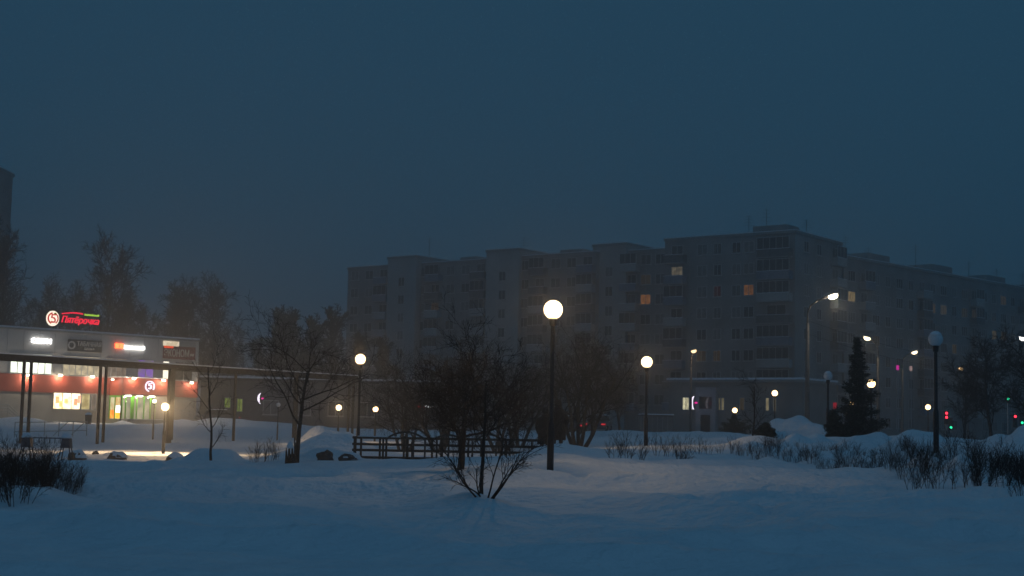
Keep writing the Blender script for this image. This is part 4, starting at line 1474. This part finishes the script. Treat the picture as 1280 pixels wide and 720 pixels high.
# ------------------------------------------------------------------ trees
# middle tree: thick trunk, dense twiggy crown
big = [lv(12, 68, .70, 7, .10, .01, .02, .26, rr=.55, crown=.25), lv(9, 45, .52, 6, .16, .05, .010, .2, rr=.6), lv(8, 42, .50, 5, .20, .03, .005, .15), lv(6, 40, .5, 4, .22, .02, .0034, .15), lv(0, 0, 0, 3, .22, .0, .0028)]
bare_tree('rowan_tree', 'thick-trunked bare tree with dense twiggy crown left of the tall lamp', None, 575, 30, 1.75, .08, big, 21, lean=(.02, 0), twigm=TWIGR)
young = [lv(8, 46, .50, 9, .05, .01, .012, .35, rr=.45), lv(6, 40, .5, 6, .14, .03, .005, .2), lv(5, 40, .5, 5, .18, .03, .0035, .15), lv(4, 38, .5, 4, .2, .02, .0026, .2), lv(0, 0, 0, 3, .2, 0, .0022)]
bare_tree('young_tree', 'slender leaning young tree in the foreground snow with shoots at its foot', None, 602, 22, 1.8, .033, young, 8, lean=(-.06, 0))
# shoots at its base
shoot = [lv(5, 32, .55, 6, .07, .02, .006, .3, taper=.4), lv(5, 35, .5, 5, .14, .04, .0035, .2), lv(3, 35, .5, 4, .18, .03, .0025, .2), lv(0, 0, 0, 3, .2, 0, .002)]
rg = random.Random(3)
segs = []
for k, (dx, lx, h) in enumerate(((-.06, -.75, .75), (-.02, -.45, .5), (.06, .35, 1.05), (.10, .75, .95), (.12, .95, .8), (.03, -1.2, .55), (.14, .5, .6), (-.1, -.9, .95))):
    grow(rg, Vector((dx, -.05+.02*k, -.06)), Vector((lx, rg.uniform(-.3, .3), 1)).normalized(), h, .016, 0, shoot, segs)
q = place(604, 21.7)
sh = link('shoots', seg_mesh('shoots', segs, TWIG, 3), None, q)
sh.name = 'root_shoots'; tag(sh, 'fan of bare shoots at the foot of the foreground young tree', 'shrub')

mid = [lv(10, 50, .6, 7, .10, .04, .02, .15, rr=.6), lv(9, 42, .52, 6, .15, .05, .012, .2), lv(8, 40, .5, 5, .18, .03, .008, .15), lv(5, 38, .5, 4, .2, .02, .006, .15), lv(0, 0, 0, 3, .2, 0, .005)]
# many-stemmed tree right of the couple: one trunk thing with several stems
def clump_tree(name, label, px, D, stems, h, r, spec, seed, twigm=TWIG, spread=.5, group=None):
    rg = random.Random(seed); trunk, out = [], []
    for k in range(stems):
        a = 6.28*k/stems + rg.uniform(-.3, .3)
        grow(rg, Vector((math.cos(a)*.15, math.sin(a)*.12, -.15)), Vector((math.cos(a)*spread*rg.uniform(.5, 1.1), math.sin(a)*spread*.7, 1)).normalized(), h*rg.uniform(.75, 1.0), r, 0, spec, out, trunk)
    root = thing(name, label, 'tree', place(px, D), 0, group)
    link('trunk', seg_mesh('trunk', trunk, BARK2, 7), root)
    link('crown', seg_mesh('crown', out, twigm, 3), root)
    return root


clump = [lv(7, 40, .52, 7, .09, .04, .02, .2, rr=.6), lv(6, 40, .52, 6, .15, .04, .011, .2), lv(5, 38, .52, 5, .18, .03, .006, .15), lv(4, 36, .5, 4, .2, .02, .0042, .15), lv(0, 0, 0, 3, .2, 0, .0034)]
clump_tree('willow_tree', 'bare tree with several stems right of the couple', 722, 57, 5, 3.40, .09, clump, 5)
clump_tree('willow_tree', 'bare many-stemmed tree just left of the couple behind the fence', 648, 64, 4, 3.3, .08, clump, 15)
clump_tree('willow_tree', 'dense dark bare tree behind the middle of the fence', 548, 60, 5, 3.63, .09, clump, 16)
clump_tree('willow_tree', 'low bare tree behind the left part of the fence', 505, 66, 4, 2.96, .08, clump, 17)
clump_tree('willow_tree', 'bare tree behind the fence right of the thick middle trunk', 625, 58, 4, 3.55, .08, clump, 18)
bare_tree('linden_tree', 'bare tree with open forked crown rising beside the stump', None, 371, 42.5, 2.75, .075, [lv(9, 50, .64, 8, .03, .02, .03, .40, rr=.6), lv(6, 42, .5, 6, .14, .05, .008, .2), lv(5, 40, .5, 5, .18, .04, .0055, .15), lv(5, 38, .5, 4, .2, .02, .004, .15), lv(0, 0, 0, 3, .2, 0, .0035)], 31)
bare_tree('sapling', 'slim bare sapling leaning over the snow heaps before the colonnade', None, 264, 41, 2.7, .04, [lv(8, 48, .36, 8, .07, .02, .012, .12, rr=.5), lv(6, 40, .5, 5, .14, .04, .006, .2), lv(4, 38, .5, 4, .18, .02, .004, .2), lv(0, 0, 0, 3, .2, 0, .0032)], 41, lean=(-.06, 0))
bare_tree('sapling', 'slim bare sapling left of the big snow heap', None, 939, 52, 2.2, .04, [lv(9, 42, .34, 8, .06, .02, .012, .15, rr=.5), lv(6, 40, .5, 5, .14, .04, .006, .2), lv(4, 38, .5, 4, .18, .02, .005, .2), lv(0, 0, 0, 3, .2, 0, .004)], 43)
# far tall trees
tall = [lv(26, 38, .28, 12, .035, .01, .05, .14, rr=.45, crown=.35), lv(9, 36, .45, 6, .13, .06, .03, .15), lv(7, 36, .5, 5, .17, .05, .03, .15), lv(4, 34, .5, 3, .2, .03, .026, .15), lv(0, 0, 0, 2, .2, 0, .024)]
popl = [lv(28, 26, .26, 12, .03, .01, .05, .10, rr=.45, crown=.5), lv(8, 30, .45, 6, .12, .07, .03, .15), lv(6, 32, .5, 4, .17, .05, .03, .15), lv(4, 32, .5, 3, .2, .03, .026, .15), lv(0, 0, 0, 2, .2, 0, .024)]
T1 = bare_tree('tall_tree', 'tallest hazy bare tree rising behind the shop roof sign', 'tall bare trees behind the shop', 122, 182, 19.5, .22, tall, 51, twigm=FARTWIG)
T2 = bare_tree('poplar_tree', 'hazy poplar behind the plaza, leftmost of the poplar row', 'poplars behind the plaza', 343, 168, 12.5, .18, popl, 52, twigm=FARTWIG)
T3 = bare_tree('tall_tree', 'hazy bare tree at the left edge below the tower block', 'tall bare trees behind the shop', 6, 178, 20, .22, tall, 53, twigm=FARTWIG)


def far_copy(src, label, px, D, s, rz, group):
    c = copy_tree(src); c.location = place(px, D); c.scale = (s*1.05, s*1.05, s); c.rotation_euler[2] = rz
    tag(c, label, 'tree', group)


for src, lab, px, D, s in ((T1, 'lower hazy bare tree left of the tallest one behind the shop', 66, 190, .78),
                           (T3, 'hazy bare tree filling the gap left of the tallest tree behind the shop', 92, 186, .72),
                           (T3, 'hazy bare tree right of the tallest one behind the shop sign', 150, 188, .70),
                           (T1, 'low hazy bare tree above the dark sign board', 178, 184, .62),
                           (T3, 'hazy bare tree with round top above the glowing red-white sign', 207, 192, .80),
                           (T1, 'hazy bare tree above the banner at the right end of the shop', 236, 190, .74),
                           (T3, 'hazy bare tree just right of the shop end', 268, 196, .82),
                           (T1, 'hazy low bare tree in the gap before the poplars', 292, 190, .55),
                           (T1, 'hazy bare tree at the left edge, right of the edge tree', 32, 192, .66)):
    far_copy(src, lab, px, D, s, rnd.uniform(0, 6), 'tall bare trees behind the shop')
for lab, px, D, s in (('hazy poplar behind the linden crown', 366, 172, 1.0), ('slender hazy poplar second from the right of the row', 388, 176, .98),
                      ('hazy poplar at the left end of the long apartment block', 414, 174, 1.05), ('low hazy poplar left of the row behind the crescent sign', 324, 178, .78),
                      ('low hazy poplar behind the fence lamp', 440, 168, .80), ('low hazy poplar right of the fence lamp before the block', 478, 165, .75)):
    far_copy(T2, lab, px, D, s, rnd.uniform(0, 6), 'poplars behind the plaza')
rt = [lv(14, 45, .42, 9, .06, .03, .03, .2, rr=.5, crown=.3), lv(9, 40, .5, 6, .14, .05, .016, .2), lv(7, 38, .5, 5, .18, .04, .011, .15), lv(5, 36, .5, 3, .2, .03, .009, .15), lv(0, 0, 0, 2, .2, 0, .007)]
T4 = bare_tree('street_tree', 'dark bare street tree left of the red traffic light near the edge', 'bare trees on the right', 1240, 82, 5.0, .11, rt, 61)
for lab, px, D, s in (('dark bare street tree cut by the right edge', 1282, 78, 1.05), ('bare street tree right of the unlit hedge lamp', 1205, 95, .85),
                      ('faint bare tree in front of the annex, left part', 775, 110, .95), ('faint bare tree beside the kiosk', 740, 98, 1.0)):
    far_copy(T4, lab, px, D, s, rnd.uniform(0, 6), 'bare trees on the right')


# ------------------------------------------------------------------ conifers
def conifer(px, D, h, wbase, label, seed, ncl=190, group=None, name='thuja_tree'):
    rg = np.random.default_rng(seed); q = place(px, D)
    root = thing(name, label, 'conifer', q, 0, group)
    b = MB(); b.tube((0, 0, -.2), (0, 0, h*.9), .06, .015, 8); b.build('trunk', BARK, root)
    V, F = [], []
    segs = []
    for k in range(ncl):
        t = (k+rg.uniform(0, 1))/ncl
        z = h*(.02+.95*t)
        a = k*2.4 + rg.uniform(-.5, .5)
        L = wbase*.5*((1-t)**.9*.95+.08)*rg.choice([.35, .6, .8, 1.0, 1.35])*rg.uniform(.85, 1.15)
        dv_ = np.array([math.cos(a), math.sin(a), rg.uniform(.05, .45)])
        tip = np.array([0, 0, z]) + dv_*L
        segs.append((Vector((0, 0, max(0, z-.05))), Vector(tip), .014, .004))
        n_c = max(2, int(2+4*(1-t)))
        for j in range(n_c):
            f = .25+.75*(j+.6)/n_c
            c = np.array([0, 0, z]) + dv_*L*f
            m = int(26+34*(1-t))
            sp = (.035+.055*(1-t))*rg.uniform(.7, 1.3)*(1.15-.4*f)
            pts = c + rg.normal(0, 1, (m, 3))*np.array([sp, sp, sp*.8])
            dirs = rg.normal(0, 1, (m, 3)); dirs[:, 2] = np.abs(dirs[:, 2])*.6; dirs += dv_*.8
            dirs /= np.linalg.norm(dirs, axis=1, keepdims=True)
            side = np.cross(dirs, rg.normal(0, 1, (m, 3))); side /= np.linalg.norm(side, axis=1, keepdims=True)+1e-9
            Ln = rg.uniform(.05, .11, (m, 1)); W = Ln*.25
            V.append(np.stack([pts-side*W, pts+side*W, pts+dirs*Ln], 1).reshape(-1, 3))
    V = np.concatenate(V, 0)
    F = np.arange(len(V)).reshape(-1, 3)
    link('crown', np_mesh('crown', V, F, mat('conifer_needles', (.022, .032, .020), .9, var=.4, scale=4)), root)
    link('limbs', seg_mesh('limbs', segs, BARK, 4), root)
    return root


conifer(1072, 54, 4.05, 1.65, 'tall dark conifer with ragged outline between the two unlit lamps', 5, 120)
conifer(1042, 53, 1.3, .9, 'low dark conifer bush at the left foot of the tall conifer', 6, 50)
conifer(918, 103, 1.5, 2.4, 'dark bush around the low lamp by the annex', 7, 60)
conifer(958, 57, .6, .8, 'small dark conifer bush on the flank of the snow heap', 8, 40)

# ------------------------------------------------------------------ shrubs and hedge
def shrub_mesh(name, seed, stems, h, spread, rr0=.008, dense=True, tw=TWIG):
    rg = random.Random(seed); segs = []
    sp = [lv(6, 26, .5, 5, .07, .03, .0045, .25, taper=.4), lv(4, 30, .5, 4, .12, .05, .003, .25), lv(2, 30, .5, 3, .15, .04, .0026, .25), lv(0, 0, 0, 2, .2, 0, .0022)]
    if not dense:
        sp = sp[:3]
    for k in range(stems):
        a = rg.uniform(0, 6.28); rad = spread*.35*math.sqrt(rg.random())
        grow(rg, Vector((math.cos(a)*rad, math.sin(a)*rad, -.08)), Vector((math.cos(a)*spread*.7*rg.random(), math.sin(a)*spread*.7*rg.random(), 1)).normalized(), h*rg.uniform(.5, 1.0), rr0, 0, sp, segs)
    return seg_mesh(name, segs, tw, 3)


HS = [shrub_mesh('shrub', 100+k, 7, .8, .55, .007, False) for k in range(4)]
HT = [shrub_mesh('shrub', 120+k, 5, .55, .5, .007, False) for k in range(4)]
HB = [shrub_mesh('shrub', 140+k, 6, 1.05, .6, .009) for k in range(3)]


def shrub(me, px, D, s, label, group, sz=1.0):
    q = place(px, D)
    o = link('hedge_shrub', me, None, q, rnd.uniform(0, 6))
    o.scale = (s, s, s*sz)
    tag(o, label, 'shrub', group)
    return o


# sparse sprigs in the middle right
ORD = ('leftmost', 'second from the left', 'third from the left', 'fourth from the left', 'fifth from the left', 'sixth from the left', 'seventh from the left', 'eighth from the left', 'ninth from the left', 'tenth from the left', 'eleventh from the left', 'rightmost')
for k, (px, D, s) in enumerate(((768, 34, .8), (777, 37.5, .7), (784, 35.5, 1.1), (797, 36, .9), (822, 38, .9), (836, 38.5, .9), (851, 36, 1.1), (860, 36.5, .8), (872, 40, .8), (884, 41, .6), (900, 42, .6), (915, 42, .7))):
    shrub(HT[k % 4], px, D, s, 'sparse sprig in the snow near the right lit globe lamp, ' + ORD[k], 'sprigs poking out of the snow')
def hedge_spot(px):
    return 'below the big snow heap' if px < 1030 else 'below the tall conifer' if px < 1105 else 'near the unlit globe lamp' if px < 1200 else 'at its right end'


for k in range(46):                               # first row, thin
    t = k/45
    px = 925 + 375*t + rnd.uniform(-6, 6); D = 38 - 13*t + rnd.uniform(-1.6, 1.6)
    shrub(HS[k % 4] if k % 3 else HT[k % 4], px, D, (.62 if t < .5 else .78)*rnd.uniform(.8, 1.15), 'bare twiggy shrub in the front row of the hedge, ' + hedge_spot(px), 'hedge shrubs, front row, ' + hedge_spot(px))
for k in range(34):                               # back row, denser, dark top line
    t = k/33
    px = 945 + 350*t + rnd.uniform(-4, 4); D = 43 - 13*t + rnd.uniform(-.8, .8)
    shrub(HS[(k+1) % 4], px, D, (.45 if t < .5 else .62)*rnd.uniform(.8, 1.15), 'bare twiggy shrub in the back row of the hedge, ' + hedge_spot(px), 'hedge shrubs, back row, ' + hedge_spot(px))
for k, (px, D, s) in enumerate(((1140, 25.5, 1.0), (1160, 26.5, .9), (1212, 26, 1.0), (1224, 29, 1.0), (1235, 25, 1.1), (1256, 24.5, 1.05), (1264, 28, 1.05), (1276, 23.5, 1.15), (1292, 25, 1.1))):
    shrub(HB[k % 3], px, D, s*rnd.uniform(.5, .68), 'thick tall dark shrub at the hedge end, ' + ORD[min(k, 8) if k < 8 else 11], 'thick shrubs at the hedge end')
# left bush
BL = [shrub_mesh('shrub', 160+k, 20, .95, 1.0, .008, True, TWIGR) for k in range(3)]
for k, (px, D, s) in enumerate(((-8, 25, 1.1), (14, 24.8, 1.1), (36, 24.6, 1.1), (58, 25, 1.05), (76, 25.4, .95), (22, 22.4, .95), (50, 23.6, .85), (-12, 22.6, 1.0), (92, 26, .6))):
    q = place(px, D)
    if k == 0:
        bush = thing('bush', 'dense dark red-brown bush at the lower left corner of the picture', 'bush', q)
        q0b = q.copy()
    o = link('stems', BL[k % 3], bush, q-q0b, rnd.uniform(0, 6)); o.scale = (s*.7,)*3
# thin weeds left of the stump
for k, px in enumerate((318, 326, 335, 349)):
    shrub(HT[k % 4], px, 43+k*.4, .95, 'thin dry stalks in the snow left of the stump, ' + ORD[k if k < 3 else 11], 'dry stalks by the stump')

# ------------------------------------------------------------------ haze and falling snow
b = MB(); b.box(-505, 505, -65, 525, -1.5, 41)
hm = bpy.data.materials.new('haze'); hm.use_nodes = True
nt = hm.node_tree
nt.nodes.remove(nt.nodes['Principled BSDF'])
pv = nt.nodes.new('ShaderNodeVolumePrincipled')
pv.inputs['Color'].default_value = (.86, .88, .9, 1)
pv.inputs['Density'].default_value = .0027
pv.inputs['Anisotropy'].default_value = .7
nt.links.new(pv.outputs[0], nt.nodes['Material Output'].inputs['Volume'])
tag(b.build('haze', hm), kind='stuff')

# falling snowflakes in the air over the park
NF = 700000
fr_ = np.random.default_rng(77)
fy = 10+40*fr_.random(NF)**.62; fx = fr_.uniform(-.40, .40, NF)*fy
fc = np.stack([fx, fy, fr_.uniform(.9, 6.2, NF)], 1)
ax1 = fr_.normal(0, 1, (NF, 3)); ax1 /= np.linalg.norm(ax1, axis=1, keepdims=True)
ax2 = np.cross(ax1, fr_.normal(0, 1, (NF, 3))); ax2 /= np.linalg.norm(ax2, axis=1, keepdims=True)
fs_ = fr_.uniform(.0014, .0028, (NF, 1))
fv = np.stack([fc+ax1*fs_, fc-ax1*fs_*.5+ax2*fs_*.86, fc-ax1*fs_*.5-ax2*fs_*.86], 1).reshape(-1, 3)
tag(link('falling_snow', np_mesh('falling_snow', fv, np.arange(3*NF).reshape(-1, 3), mat('snowflake', (.9, .9, .9), .8))), kind='stuff')
